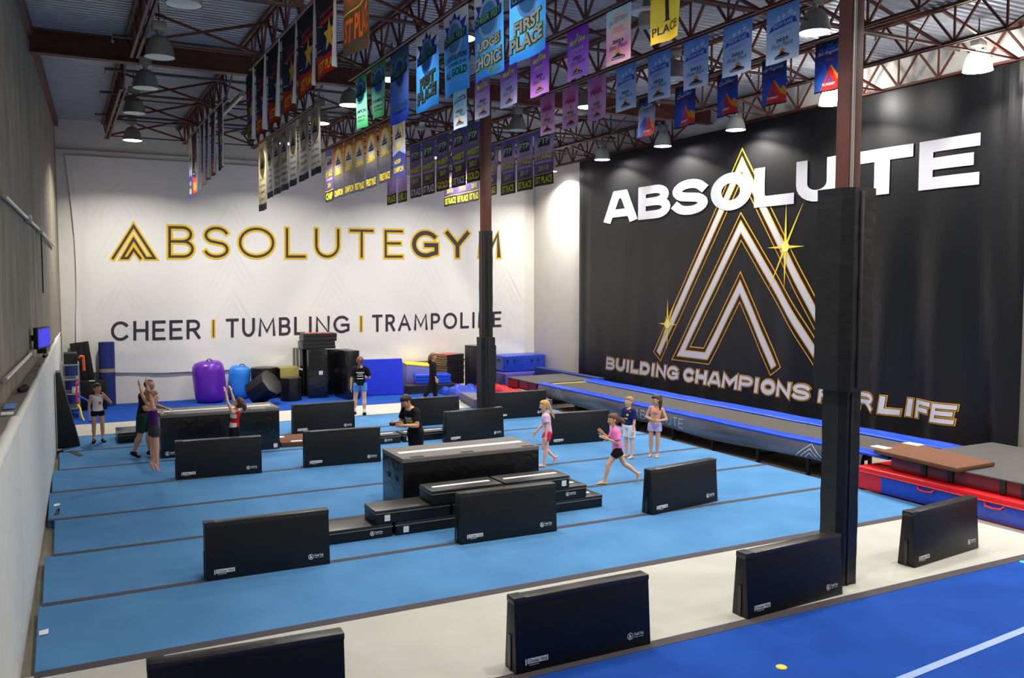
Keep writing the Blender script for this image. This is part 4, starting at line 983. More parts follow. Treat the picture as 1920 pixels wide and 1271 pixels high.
def divider0(label):
    t = thing('divider_wall', label, 'divider wall', group='black padded divider walls')
    b0, b1 = (DB-DT)*.5, DB-(DB-DT)*.5
    def yf(z): return (DB-DT)*.5*z/DH
    h = DL/2
    MB().hexa([(-h, 0, 0), (h, 0, 0), (h, DB, 0), (-h, DB, 0)], [(-h, b0, DH), (h, b0, DH), (h, b1, DH), (-h, b1, DH)]).build('padded_body', M_VINYL, t, bevel=.014)
    mb = MB(); e = .004; zc = DH-.055
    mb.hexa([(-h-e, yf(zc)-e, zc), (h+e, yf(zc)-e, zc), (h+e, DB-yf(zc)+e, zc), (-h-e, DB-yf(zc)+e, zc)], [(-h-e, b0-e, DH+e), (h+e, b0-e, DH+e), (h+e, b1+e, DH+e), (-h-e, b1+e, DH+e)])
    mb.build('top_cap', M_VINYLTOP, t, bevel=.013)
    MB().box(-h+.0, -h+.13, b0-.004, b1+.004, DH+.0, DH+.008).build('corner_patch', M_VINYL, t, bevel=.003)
    for s_ in (-1, 1): MB().hexa([(s_*h-.012, .10, .02), (s_*h+.012, .10, .02), (s_*h+.012, .15, .02), (s_*h-.012, .15, .02)], [(s_*h-.012, .10, .36), (s_*h+.012, .10, .36), (s_*h+.012, .15, .36), (s_*h-.012, .15, .36)]).build('end_flap', M_CREASE, t, bevel=.004)
    off = lambda z: yf(z)-.004
    mb = MB(); x0 = -h+.10
    for a, b, c, d in ((x0, x0+.012, .075, .135), (x0+.022, x0+.25, .085, .135), (x0+.04, x0+.15, .068, .073)):
        mb.add([(a, off(c), c), (b, off(c), c), (b, off(d), d), (a, off(d), d)], [(0, 1, 2, 3)], 0)
    flat_text(mb, 'Divider Wall', x0+.035, x0+.24, .094, .127, lambda z: yf(z)-.0055, 1, .01)
    mb.build('name_patch', [M_WHITEP, M_BLACKP], t, smooth=0)['label'] = 'white name patch'
    logo_mesh(h-.255, .13, .036, off).build('logo_print', M_WHITEP, t, smooth=0)['label'] = 'white round logo print'
    return t
D0 = None
def divider(p, ang=0.0, label=''):
    global D0
    if D0 is None: D0 = divider0(label); D0.location = p; D0.rotation_euler = (0, 0, ang); return D0
    return dup(D0, p, ang, label)
def div_px(l, r, label, side=None):
    A, B = F(*l), F(*r); d = B-A; ang = math.atan2(d.y, d.x)
    m = (A+B)/2
    if side == 'l': m = A+d.normalized()*DL/2
    if side == 'r': m = B-d.normalized()*DL/2
    return divider((m.x, m.y, 0), ang, label)
div_px((386, 1091), (620, 1057), 'black divider wall on the front blue strips, left of the low black blocks')
div_px((865, 1022), (1044, 996), 'black divider wall standing right in front of the stepped black blocks')
div_px((970, 1266), (1219, 1208), 'large black divider wall at the bottom centre, on the edge of the royal blue carpet')
div_px((1407, 1161), (1577, 1115), 'black divider wall leaning close to the foot of the near column')
div_px((1717, 1065), (1834, 1028), 'black divider wall at the right, in front of the red and blue crash mat')
A, B = F(278, 1248.6, DH), F(642, 1188, DH)
divider(((A.x+B.x)/2, (A.y+B.y)/2-.05, 0), math.atan2(B.y-A.y, B.x-A.x), 'black divider wall cut off by the bottom edge at the left')
div_px((1217, 968), (1352, 938), 'black divider wall alone on the blue floor left of the near column')
div_px((331.4, 900), (490.3, 887), 'black divider wall in front of the girl with raised arms')
div_px((573, 877.5), (713.7, 865.6), 'black divider wall in the middle left, beside the brown board')
div_px((550, 815), (666.7, 805), 'black divider wall behind the brown board, in front of the person in blue shorts')
div_px((750, 802), (862.5, 793), 'black divider wall behind the person in the black and yellow shirt', 'r')
div_px((827, 833), (945.5, 819), 'black divider wall at the foot of the far column, behind the big block', 'r')
div_px((928.6, 787), (1017.5, 780.5), 'black divider wall right of the far column, before the slate mat', 'l')
div_px((1036, 835), (1139, 826.7), 'black divider wall between the two running girls')

# =================================================================== BLOCKS
def block0(L, D, H, lid, label, top, stripe=True, logo=None, tagp=None, cat='foam block', name='foam_block', seam=.05):
    t = thing(name, label, cat)
    MB().box(-L/2, L/2, 0, D, 0, H-seam).build('block_body', M_VINYL if H < .4 else M_CREASE, t, bevel=.012)
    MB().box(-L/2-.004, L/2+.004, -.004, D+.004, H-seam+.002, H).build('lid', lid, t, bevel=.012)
    mb = MB(); z = H-seam
    mb.box(-L/2-.008, L/2+.008, -.009, -.001, z-.005, z+.005).box(-L/2-.009, -L/2-.001, -.008, D, z-.005, z+.005)
    mb.build('seam_piping', mat('light_piping', (120, 116, 110), .5), t, smooth=0)
    if stripe: MB().box(-L/2+.10, L/2-.10, D*.42, D*.56, H-.002, H+.003).build('top_stripe', M_WHITETAPE, t, smooth=0)['label'] = 'white stripe along the top'
    if logo is not None: logo_mesh(logo, H*.42 if H < .4 else .10, .034 if H < .4 else .045, lambda z: -.003).build('logo_print', M_WHITEP, t, smooth=0)['label'] = 'white round logo print'
    if tagp is not None:
        mb = MB()
        mb.box(tagp, tagp+.085, -.005, -.001, .035, .125)
        mb.box(tagp+.008, tagp+.077, -.006, -.004, .078, .080, 1)
        mb.build('care_tag', [M_WHITEP, M_BLACKP], t, smooth=0)['label'] = 'white care tag'
    return t
BL, BD, BH = 1.17, .53, .201
lab = 'stepped black blocks'
def low(x, y, z, label, **k):
    t = block0(BL, BD, BH, M_VINYLTOP, label, 0, cat='foam block', **k); t.location = (x, y, z); t['group'] = 'low black foam blocks'; return t
YF = 12.0
low(3.66, YF, 0, 'low black foam block at the left end of the steps, half behind a divider wall', stripe=False, logo=.28)
low(4.89, YF, 0, 'low black foam block in the bottom row, second from the left', stripe=False, tagp=-.47)
low(6.11, YF, 0, 'low black foam block in the bottom row hidden behind the divider wall', stripe=False)
low(7.34, YF, 0, 'low black foam block at the right end of the bottom row', stripe=True)
low(4.58, YF, BH+.004, 'black foam block on the second step, at the left', stripe=False, tagp=-.45)
low(5.805, YF, BH+.004, 'black foam block on the second step, in the middle', stripe=True)
low(7.03, YF, BH+.004, 'black foam block on the second step, at the right', stripe=True, logo=.22)
low(5.45, YF-.05, 2*BH+.008, 'topmost black foam block with white stripe, left of the pair', stripe=True)
low(6.67, YF-.05, 2*BH+.008, 'topmost black foam block with white stripe, right of the pair', stripe=True, tagp=.44)
low(6.37, 19.0, 0, 'low black foam block behind the big block, left of the pair', stripe=True, logo=.22)
low(7.60, 19.0, 0, 'low black foam block behind the big block, right of the pair', stripe=True, tagp=-.5)
t = block0(2.5, 1.0, .90, M_GREYTOP, 'big black spring block with grey top and white stripe in the middle of the floor', 0, cat='spring block', name='spring_block', seam=.06, logo=None)
t.location = (6.07, 13.08, 0); t['group'] = 'big black spring blocks'
MB().box(-1.262, -1.25, .25, .40, .48, .56).build('handle', M_BLACKST, t, bevel=.01); MB().box(-1.262, -1.25, .62, .77, .48, .56).build('handle', M_BLACKST, t, bevel=.01)
for x in (-1.1, -.2, .95): MB().box(x, x+.22, .02, .10, .898, .906).build('corner_patch', M_BLACKST, t, smooth=0)
t = block0(2.48, 1.0, .93, M_GREYTOP, 'big black spring block with grey top at the left, a person leaning on it', 0, cat='spring block', name='spring_block', seam=.06, logo=-1.12, tagp=1.1)
t.location = (3.06, 19.58, 0); t['group'] = 'big black spring blocks'
for x in (-1.1, .4, .95): MB().box(x, x+.22, .02, .10, .928, .936).build('corner_patch', M_BLACKST, t, smooth=0)
t = block0(.50, .92, .24, M_CREASE, 'small black foam box on the floor behind the girl in white', 0, stripe=False, seam=.06); t.location = (1.36, 21.9, 0)
# brown landing board half behind a divider
t = thing('landing_board', 'brown carpeted landing board lying between two divider walls', 'board', (5.05, 19.95, 0), R(-4))
MB().prism([(-.68, -.33), (.6, -.40), (.62, .72), (-.52, .70), (-.68, .1)], 0, .11).build('carpeted_board', M_BROWN, t, bevel=.02)
MB().box(-.45, -.2, -.30, -.18, .11, .114).build('paper_tag', M_WHITEP, t); MB().box(-.62, -.5, .35, .5, .11, .114).build('paper_tag', M_WHITEP, t)

# =================================================================== TUMBLING TRAMPOLINE
TX0, TX1, TY0, TY1, TZ = 13.0, 15.10, 10.5, 23.3, .60
t = thing('trampoline', 'long tumbling trampoline with blue edge pads and dark skirt in front of the black banner', 'trampoline', ((TX0+TX1)/2, (TY0+TY1)/2, -.12))
mb = MB(); mb.box(TX0+.3, TX1-.45, TY0+.55, TY1-.15, TZ-.03, TZ-.015).build('bed', M_BED, t, world=True, smooth=0)
def edgepad(x0, x1, nm, lift):
    n = 26; vs = []
    for k in range(n+1):
        y = TY0+(TY1-TY0)*k/n; s_ = .004*math.sin(k*2.1)+.004*math.sin(k*.7)
        w = (x1-x0)
        for a, b in ((0, 0), (0, .035), (.08, .055), (.9, .055), (1, .04), (1, 0)): vs.append((x0+w*a, y, TZ-.02+b+s_+lift*(a if lift > 0 else 0)))
    m_ = 6; fs = [(k*m_+j, k*m_+(j+1) % m_, (k+1)*m_+(j+1) % m_, (k+1)*m_+j) for k in range(n) for j in range(m_)]+[tuple(range(m_))[::-1], tuple(n*m_+j for j in range(m_))]
    MB().add(vs, fs).build('edge_pad', M_TBLUE, t, world=True, smooth=35)
edgepad(TX0-.03, TX0+.28, 'front', 0); edgepad(TX1-.50, TX1-.05, 'back', .03)
for y in (TY0+.5, TY1-.25): MB().box(TX0+.35, TX1-.5, y, y+.10, TZ-.016, TZ+.0).build('bed_edge_webbing', mat('yellow_webbing', (196, 184, 60), .7), t, world=True, smooth=0)
for x in (TX0+.12, TX1-.2): MB().bar((x, TY0+.55, TZ-.09), (x, TY1, TZ-.09), .07, .09).build('frame_rail', M_BLACKST, t, world=True)
ly = [11.2, 12.5, 13.9, 15.35, 16.8, 18.3, 19.8, 21.3, 22.8]
for y in ly:
    for x in (TX0+.14, TX1-.2): MB().bar((x, y, -.12), (x, y, TZ-.12), .06, .06).build('leg', M_BLACKST, t, world=True)
    MB().bar((TX0+.14, y, .06), (TX1-.2, y, .06), .05, .05).build('cross_beam', M_BLACKST, t, world=True)
# bulging skirt with line drawn lettering
M_SKIRT = mat('grey_satin_vinyl', (104, 106, 120), .30, bump=.1, bscale=3, var=.3, var2=(48, 50, 62), scale=.8, stretch=(1, .5, 3), spec=.7)
SKY0, SKY1 = TY0+.55, TY1-.1
def skirt(y, v):                      # v 0 bottom .. 1 top
    sag = .05*math.sin((y-SKY0)*1.25)+.04*math.sin((y-SKY0)*.55+1)
    zb = .21+sag*.7
    z = zb+(TZ-.02-zb)*v
    bl = .10*math.sin(math.pi*min(1, .25+v*.75))+.03*math.sin(y*2.1+v*3)*(1-v)
    return (TX0-.02-bl*.9+.07*(1-v), y, z)
n, m_ = 90, 10; vs = [skirt(SKY1+(SKY0-SKY1)*i/n, j/m_) for i in range(n+1) for j in range(m_+1)]
MB().add(vs, [(i*(m_+1)+j, (i+1)*(m_+1)+j, (i+1)*(m_+1)+j+1, i*(m_+1)+j+1) for i in range(n) for j in range(m_)]).build('skirt', M_SKIRT, t, world=True, smooth=60)
def skwarp(u, v, off):
    p = skirt(SKY1-u, v); return (p[0]-off, p[1], p[2])
M_SILVER = mat('silver_print', (206, 208, 214), .5)
def sk_lines(polys, nm, w_=.012, name='skirt_lettering'):
    S = Sheet(skwarp, .25)
    for q in polys:
        # widths are metres along u but a share of the height along v: rescale
        vs, fs = stroke([(a, b*.37) for a, b in q], w_, 0); S.put([(a, b/.37) for a, b in vs], fs, (1, 1, 1), .006)
    S.mb.build(name, M_SILVER, t, world=True, smooth=0)['label'] = nm
def skuv(a):     # distance along the skirt for picture column a
    return SKY1-YatX(a, TX0-.05, .4)
def chev_lines(u0, u1, v0, v1):
    c = (u0+u1)/2; f = lambda x, y: (u0+(u1-u0)*x, v0+(v1-v0)*y)
    out = []
    for s_, b in ((1, 0), (.66, 0), (.36, 0)):
        out.append([f(.5-.5*s_, 0), f(.5, s_), f(.5+.5*s_, 0)])
    return out
sk_lines(chev_lines(skuv(1033), skuv(1060), .12, .98), 'silver line chevron at the far end of the skirt', .012)
sk_lines(chev_lines(skuv(1493), skuv(1548), .08, .98), 'silver line chevron at the near end of the skirt', .018)
wds = []
a0, a1 = 1189, 1283; cols = [a0+(a1-a0)*k/8 for k in range(9)]
for k, ch in enumerate('ABSOLUTE'):
    ua, ub = skuv(cols[k]), skuv(cols[k+1]); g = (ub-ua)*.16
    for q in ST[ch]: wds.append([(ua+g+(ub-ua-2*g)*x, .22+.56*y) for x, y in q])
sk_lines(wds, 'thin silver letters reading ABSOLUTE', .014)

# mats at the near end of the trampoline
def crash(name, label, x0, x1, y0, y1, z0, z1, mats_, cat='mat', bevel=.03, sag=.0, nx=6):
    t = thing(name, label, cat, ((x0+x1)/2, (y0+y1)/2, z0)); return t
t = thing('crash_mat', 'long red crash mat with blue side panel at the right edge of the floor', 'mat', (13.6, 9.0, 0))
MB().box(12.76, 15.0, 6.6, 10.98, 0, .42).build('mat_cover', M_TRED, t, world=True, bevel=.05, seg=3)
MB().box(12.750, 12.765, 6.7, 10.45, .03, .31).build('side_panel', M_TBLUE2, t, world=True, bevel=.003)['label'] = 'blue side panel'
MB().tube([(12.74, 10.9, .33), (12.735, 8.7, .325), (12.74, 6.65, .33)], .012, 6).build('piping', M_TRED, t, world=True)
for y in (9.55, 8.35, 7.3): MB().tube([(12.76, y+.16, .31), (12.71, y+.13, .26), (12.70, y, .245), (12.71, y-.13, .26), (12.76, y-.16, .31)], .016, 6).build('handle', M_TRED, t, world=True)
t = thing('landing_mat', 'thick maroon sided mat with black top lying on the red crash mat', 'mat', (14.2, 9.3, .42))
MB().box(12.95, 15.75, 6.8, 10.42, .425, .66).build('mat_side', M_MAROON, t, world=True, bevel=.03)
MB().box(12.94, 15.76, 6.79, 10.43, .645, .675).build('top_cover', M_DARKTOP, t, world=True, bevel=.012)
for y in (9.75, 9.25, 8.35, 8.0): MB().box(12.925, 12.96, y-.05, y+.05, .44, .66).build('strap', M_BLACKST, t, world=True, bevel=.004)
t = thing('landing_board', 'brown carpeted board lying on the black mat at the end of the trampoline', 'board', (13.2, 9.8, .68))
pts = [F(1638, 843, .74), F(1794, 879, .74), F(1866, 867, .74), F(1706, 829, .74)]
MB().prism([(p.x, p.y) for p in pts], .68, .75).build('carpeted_board', M_BROWN, t, world=True, bevel=.02)
for q in ((1652, 838), (1712, 832)): p = F(*q, .755); MB().box(p.x-.10, p.x+.10, p.y-.16, p.y+.16, .75, .756).build('paper_tag', M_WHITEP, t, world=True)
# far end: landing mats and the loose red and blue crash covers
t = thing('landing_mat', 'maroon sided mat with dark top at the far end of the trampoline', 'mat', (14.3, 24.4, .3))
MB().prism([(13.02, 25.35), (12.98, 23.35), (15.2, 23.35), (15.3, 25.45)], .30, .58).build('mat_side', M_MAROON, t, world=True, bevel=.02)
MB().prism([(13.01, 25.36), (12.97, 23.34), (15.21, 23.34), (15.31, 25.46)], .57, .605).build('top_cover', M_DARKTOP, t, world=True, bevel=.008)
for y in (24.6, 23.9): MB().box(12.985, 13.01, y-.05, y+.05, .32, .57).build('strap', M_BLACKST, t, world=True)
MB().box(15.15, 15.45, 23.3, 27.4, .0, .66).build('edge_pad', M_NAVY, t, world=True, bevel=.03)
def lumpy(name, label, x0, x1, y0, y1, z, m, amp, seed, z0=0.0):
    n = 30; vs = []; fs = []
    for j in range(n+1):
        for i in range(n+1):
            a, b = i/n, j/n
            e = min(a, 1-a, b, 1-b)*8
            hgt = z*(1-math.exp(-e*2.2))+amp*noise.noise((a*5, b*7, seed))*min(1, e)
            vs.append((x0+(x1-x0)*a, y0+(y1-y0)*b, z0+max(.0, hgt)))
    fs = [(j*(n+1)+i, j*(n+1)+i+1, (j+1)*(n+1)+i+1, (j+1)*(n+1)+i) for j in range(n) for i in range(n)]
    o = MB().add(vs, fs).build(name, m, smooth=80); tag(o, label, 'crash mat'); return o
lumpy('crash_cover', 'loose red crash mat cover between the blue mats at the far end', 12.5, 12.95, 23.95, 27.0, .30, M_TRED, .10, 2.0, .01)
lumpy('crash_cover', 'rumpled blue crash mat cover right of the far column', 11.15, 12.42, 24.95, 26.95, .24, M_TBLUE2, .14, 5.0, .01)
t = thing('crash_mat', 'tall wrinkled blue crash mat in the back right corner', 'mat', (15.0, 28.5, .45))
MB().box(14.2, 15.95, 28.0, 29.02, .46, 1.04).build('mat_cover', M_TBLUE2, t, world=True, bevel=.05, seg=3)
for x in (14.5, 15.5):
    for dx in (-.14, .14): MB().box(x+dx-.03, x+dx+.03, 27.985, 28.0, .80, .90).build('handle', M_BLACKST, t, world=True)
MB().box(14.205, 14.19, 28.3, 28.5, .8, .9).build('handle', M_BLACKST, t, world=True)
tag(MB().box(14.0, 16.0, 27.5, 29.03, 0, .45).build('crash_mat', mat('indigo_mat', (72, 64, 160), .5, bump=.3, bscale=10), bevel=.05), 'indigo mat underneath the tall blue crash mat', 'mat')
t = thing('landing_mat', 'slate purple mat behind the far column', 'mat', (11.7, 23.7, 0))
P4 = [(10.70, 23.02), (12.74, 21.95), (12.80, 23.35), (11.02, 24.75)]
MB().prism(P4, .0, .27).build('mat_side', M_SLATE, t, world=True, bevel=.03)
MB().prism([(a+.0, b) for a, b in P4], .262, .285).build('top_cover', mat('slate_top', (104, 100, 112), .85, bump=.2, bscale=40), t, world=True, bevel=.01)

# =================================================================== STORED EQUIPMENT ALONG THE BACK WALL
def cyl_bag(label, px, zrow, r, h, m, tilt=(0, 0), name='air_barrel'):
    t = thing(name, label, 'barrel', px)
    prof = [(.0, 0), (r*.70, .0), (r*.88, .05*h), (r*.97, .14*h), (r, .3*h), (r, .74*h), (r*.95, .87*h), (r*.80, .95*h), (r*.5, .99*h), (0, h)]
    M = Matrix.Rotation(tilt[0], 4, 'X') @ Matrix.Rotation(tilt[1], 4, 'Y')
    MB().lathe(prof, n=36, M=M, cap=False).build('inflated_body', m, t, smooth=80)
    top = M @ Vector((-.05, -r*.45, h*.985)); tp2 = M @ Vector((.12, -r*.45, h*.985)); md = M @ Vector((.03, -r*.48, h*1.05))
    MB().tube([top, (top+md)/2+Vector((0, 0, .03)), md, (tp2+md)/2+Vector((0, 0, .03)), tp2], .015, 6).build('handle', M_BLACKST, t)
    return t
p = F(397, 749); cyl_bag('large purple inflatable barrel standing against the back wall', (4.12, 28.2, 0), 0, .48, 1.30, M_PURPLE, (0, R(-5)))
cyl_bag('smaller sky blue inflatable barrel tilted behind the purple one', (4.98, 28.60, .02), 0, .34, 1.05, M_SKY, (R(0), R(5)))
def octo(label, c, r, h, m, rz=0.0, tilt=None, name='octagon_tumbler'):
    t = thing(name, label, 'tumbling shape', c, rz)
    pts = [(r*math.cos(R(22.5+45*k)), r*math.sin(R(22.5+45*k))) for k in range(8)]
    o = MB().prism(pts, 0, h).build('foam_body', m, t, bevel=.012)
    MB().prism([(a*1.004, b*1.004) for a, b in pts], h-.03, h+.004).build('end_panel', M_VINYLTOP, t, bevel=.006)
    if tilt: t.rotation_euler = tilt
    return t
octo('tall black octagonal tumbling shape between the blue barrel and the gold block', (5.78, 28.42, 0), .42, .98, M_VINYL)
octo('small black octagonal tumbling shape in front of the gold block', (6.40, 27.42, 0), .33, .72, M_VINYL)
octo('black octagonal tumbling shape lying tilted against the barrels', (5.22, 27.1, .30), .42, .72, M_VINYL, 0, (R(52), R(28), R(25)))
t = thing('foam_block', 'olive gold vinyl block between the black shapes', 'block', (6.50, 28.3, 0))
MB().box(-.30, .30, -.28, .28, 0, .99).build('block_body', M_GOLD, t, bevel=.02); MB().box(-.31, -.28, -.27, .27, .02, .95).build('end_panel', M_VINYL, t, bevel=.005)
# tall standing mats
def standmat(label, c, w, d, h, rz=0, tagx=None, tagz=.75, mm=None, name='standing_mat', strap=False):
    t = thing(name, label, 'mat', c, rz)
    MB().box(-w/2, w/2, -d/2, d/2, 0, h).build('mat_body', mm or M_CREASE, t, bevel=.02)
    MB().box(-w/2+.03, w/2-.03, -d/2-.006, -d/2, .03, h-.03).build('front_panel', mm or M_CREASE, t, bevel=.004)
    if tagx is not None:
        mb = MB(); mb.box(tagx, tagx+.055, -d/2-.012, -d/2-.006, tagz, tagz+.12).box(tagx+.065, tagx+.12, -d/2-.012, -d/2-.006, tagz, tagz+.12)
        mb.build('care_tag', M_WHITEP, t, smooth=0)['label'] = 'white care tags'
    return t
standmat('tall black mat standing upright, left of the dark gap under the folded mats', (7.32, 27.75, 0), .62, .40, 1.55, R(-3), .02)
standmat('tall black mat standing upright, recessed in the gap under the folded mats', (7.85, 28.25, 0), .80, .3, 1.50, 0, -.30)
standmat('tall black mat standing upright, turned sideways at the right of the stored pile', (8.14, 27.2, 0), .42, 1.0, 1.55, R(8), .06)
t = standmat('tall panel mat with white straps at the left of the stored pile', (6.98, 28.52, 0), .20, .85, 1.54, R(8), None)
for k in (-.18, .12): MB().box(-.108, -.10, k, k+.03, .9, 1.52).build('strap', M_WHITETAPE, t, smooth=0)
MB().box(-.108, -.10, -.42, .42, .86, .92).build('strap', M_WHITETAPE, t, smooth=0)
def folded(label, c, w, d, n, th, m, rz=0, red=0, seed=0, name='folded_mat', msk=None):
    t = thing(name, label, 'mat', c, rz)
    for k in range(n):
        o = .012*math.sin(seed+k*2.3)
        MB().box(-w/2+o, w/2+o, -d/2, d/2, k*th+.002, (k+1)*th-.002).build('fold', (msk or [m])[k % len(msk or [m])], t, bevel=min(.015, th*.3))
    if red:
        for k in range(red): MB().box(-w/2+.15+k*(w-.2)/red, -w/2+.15+(k+.7)*(w-.2)/red, -d/2+.12, d/2-.1, n*th, n*th+.004).build('colour_panel', mat('coral_panel', (226, 74, 66), .5), t, smooth=0)
    return t
M_MATBLK = mat('folded_black_mat', (34, 32, 34), .38, bump=.3, bscale=8)
folded('folded black mat with coral panels, topmost on the stored pile', (7.48, 28.2, 1.80), 1.08, .75, 2, .13, M_MATBLK, R(-3), 3)
folded('folded black mat second from the top of the stored pile', (7.44, 28.2, 1.555), 1.06, .75, 2, .12, M_MATBLK, R(-2), 0, 3)
# leaning blue panel
t = thing('landing_mat', 'big bright blue mat standing on edge against the back wall', 'mat', (9.3, 27.35, 0), R(-8))
MB().hexa([(-.78, -.12, 0), (.78, -.12, 0), (.78, .14, 0), (-.78, .14, 0)], [(-.78, .12, 1.18), (.78, .12, 1.18), (.78, .36, 1.16), (-.78, .36, 1.16)]).build('mat_body', mat('bright_blue_fleece', (16, 44, 196), .9, bump=.3, bscale=60), t, bevel=.05, seg=3)
t = thing('hurdle_mat', 'narrow red mat with white printing beside the blue mat', 'mat', (10.24, 28.2, 0), 0)
MB().hexa([(-.16, -.06, 0), (.16, -.06, 0), (.16, .06, 0), (-.16, .06, 0)], [(-.16, .10, .98), (.16, .10, 1.02), (.16, .2, 1.02), (-.16, .2, .98)]).build('mat_body', M_TRED, t, bevel=.02)
mb = MB(); flat_text(mb, 'AA', -.10, .06, .45, .75, lambda z: -.066+.16*z, 0); mb.build('print', M_WHITEP, t, smooth=0)
folded('stack of flat black mats on the carpet by the blue mat', (11.06, 27.5, 0), 1.75, .95, 4, .07, M_MATBLK, R(-3), 0, 1)
folded('folded bright blue mat lying on the flat black mats', (11.25, 27.62, .285), 1.2, .75, 3, .10, M_TBLUE, R(-14), 0, 2)
t = thing('wedge_mat', 'yellow topped wedge mat behind the folded blue mat', 'mat', (11.12, 28.55, 0.0), R(-4))
MB().hexa([(-.52, -.3, 0), (.52, -.3, 0), (.52, .35, 0), (-.52, .35, 0)], [(-.52, -.3, .86), (.52, -.3, .74), (.52, .35, .80), (-.52, .35, .90)]).build('mat_side', mat('periwinkle_vinyl', (112, 116, 190), .5), t, bevel=.02)
MB().hexa([(-.53, -.31, .85), (.53, -.31, .73), (.53, .36, .79), (-.53, .36, .89)], [(-.53, -.31, .90), (.53, -.31, .78), (.53, .36, .85), (-.53, .36, .95)]).build('top_cover', M_YELLOW, t, bevel=.02)
NTH2 = ['first', 'second', 'third', 'fourth', 'fifth', 'sixth', 'seventh', 'eighth', 'ninth', 'tenth', 'eleventh', 'twelfth', 'last']
for k in range(13):
    t = thing('panel_mat', 'thin folding mat in the tall brown and black stack, ' + ((NTH2[k] + ' from the floor') if 0 < k < 12 else ('bottom one' if k == 0 else 'topmost with a coral panel')), 'mat', (12.28+.012*math.sin(k*2.1), 28.50, .10+k*.082), R(22+1.0*math.sin(k*1.3)), 'stacked folding mats')
    MB().box(-.45, .40, -.35, .40, .002, .080).build('mat_body', [M_TAN, M_MATBLK][0] if False else M_MATBLK, t, bevel=.012)
    MB().box(-.462, -.448, -.33, .38, .01, .072).build('end_edge', M_TAN, t, bevel=.003)
    if k == 12:
        MB().box(-.36, .2, -.28, .34, .080, .087).build('colour_panel', MATS['coral_panel'], t, smooth=0)
    if k < 2: pass
tag(MB().box(12.0, 12.4, 28.05, 28.8, 0, .048).build('folding_mat', M_TRED, bevel=.01), 'thin red mat edge at the foot of the brown and black stack', 'mat')
tag(MB().box(11.98, 12.42, 28.04, 28.82, .05, .098).build('folding_mat', MATS['periwinkle_vinyl'], bevel=.01), 'thin periwinkle mat edge on the red one at the foot of the stack', 'mat')
t = standmat('tallest black mat stack with grey top beside the far column', (13.05, 27.52, 0), .72, .85, 1.50, R(20), None, mm=M_MATBLK)
MB().box(-.36, .36, -.42, .42, 1.50, 1.515).build('top_cover', mat('grey_mat_top', (120, 112, 110), .7, bump=.3, bscale=15), t, bevel=.004)
# back left corner
def roll(label, c, r, h, m, tilt=(0, 0), band=None):
    t = thing('rolled_mat', label, 'mat', c); t.rotation_euler = (*tilt, 0)
    MB().lathe([(0, 0), (r, 0), (r, h), (r*.82, h), (r*.8, h-.02), (r*.6, h-.02), (r*.58, h), (r*.3, h), (0, h-.03)], n=28, cap=False).build('roll', m, t, smooth=40)
    if band: MB().lathe([(r+.004, band), (r+.004, band+.11)], n=28, cap=False).build('tape_band', mat('tan_band', (150, 140, 112), .6), t)
    return t
roll('tall dark blue rolled mat with a tan band, right of the leaning black mats', (1.22, 28.78, 0), .22, 1.92, M_NAVY, (0, 0), 1.02)
roll('dark blue rolled mat beside the shelf in the corner', (.24, 27.86, 0), .155, 1.58, M_NAVY)
t = thing('standing_mat', 'tall black folded mat leaning in the back left corner', 'mat', (.72, 28.75, 0)); t.rotation_euler = (R(-3), R(-7), 0)
for k in range(3): MB().box(-.25+k*.17, -.25+k*.17+.165, -.16, .16, 0, 1.95).build('fold', M_VINYL, t, bevel=.015)
t = thing('foam_block', 'black foam box under the leaning mats behind the girl in white', 'block', (.80, 28.22, 0))
MB().box(-.36, .36, -.26, .26, 0, .84).build('block_body', M_VINYL, t, bevel=.02); MB().box(-.1, .05, -.2, -.1, .84, .855).build('paper_tag', M_WHITEP, t)
t = thing('wedge_mat', 'tall black wedge mat leaning on the grey wall pad', 'mat', (.05, 22.1, 0))
bx = padx(22.1)+.02
MB().add([(bx, 21.75, 0), (bx+.46, 21.95, 0), (bx+.46, 22.55, 0), (bx, 22.35, 0), (bx, 21.75, 1.72), (bx+.09, 21.85, 1.72), (bx+.09, 22.35, 1.72), (bx, 22.35, 1.72)], [(3,2,1,0),(4,5,6,7),(0,1,5,4),(1,2,6,5),(2,3,7,6),(3,0,4,7)]).build('mat_body', M_VINYL, t, world=True, bevel=.03, seg=3)
t = thing('storage_shelf', 'grey wire shelf with bins and cords in the back left corner', 'shelf', (.22, 27.0, 0))
for x, y in ((-.2, -.45), (.2, -.45), (-.2, .45), (.2, .45)): MB().bar((x, y, 0), (x, y, 1.5), .03, .03).build('post', M_GALV, t)
for z in (.25, .65, 1.05, 1.45): MB().box(-.22, .22, -.47, .47, z, z+.03).build('shelf_board', M_GALV, t)
MB().box(.02, .20, -.40, -.1, .68, .84).build('bin', M_WHITEP, t, bevel=.02)
tag(MB().box(.06, .40, 26.6, 27.2, 1.49, 1.78).build('storage_bin', M_BLACKST, bevel=.02), 'black bin on top of the wire shelf', 'bin')
tag(MB().tube([(.44, 26.56, 1.66), (.48, 26.5, 1.70), (.54, 26.5, 1.7), (.55, 26.5, 1.3)], .035, 8).build('resistance_band', mat('orange_rubber', (236, 92, 30), .5)), 'orange band hanging from the shelf', 'band')
tag(MB().tube([(.40, 26.48, 1.02), (.36, 26.46, .98), (.35, 26.46, .7), (.36, 26.46, .45)], .03, 8).build('resistance_band', mat('pink_rubber', (232, 50, 110), .5)), 'pink band hanging on the shelf', 'band')
tag(MB().tube([(.40, 26.4, .62), (.62, 26.2, .5), (.66, 26.0, .2), (.62, 25.7, .02), (.72, 25.5, .02)], .025, 8).build('resistance_band', M_TBLUE), 'blue tube trailing from the shelf onto the carpet', 'band')
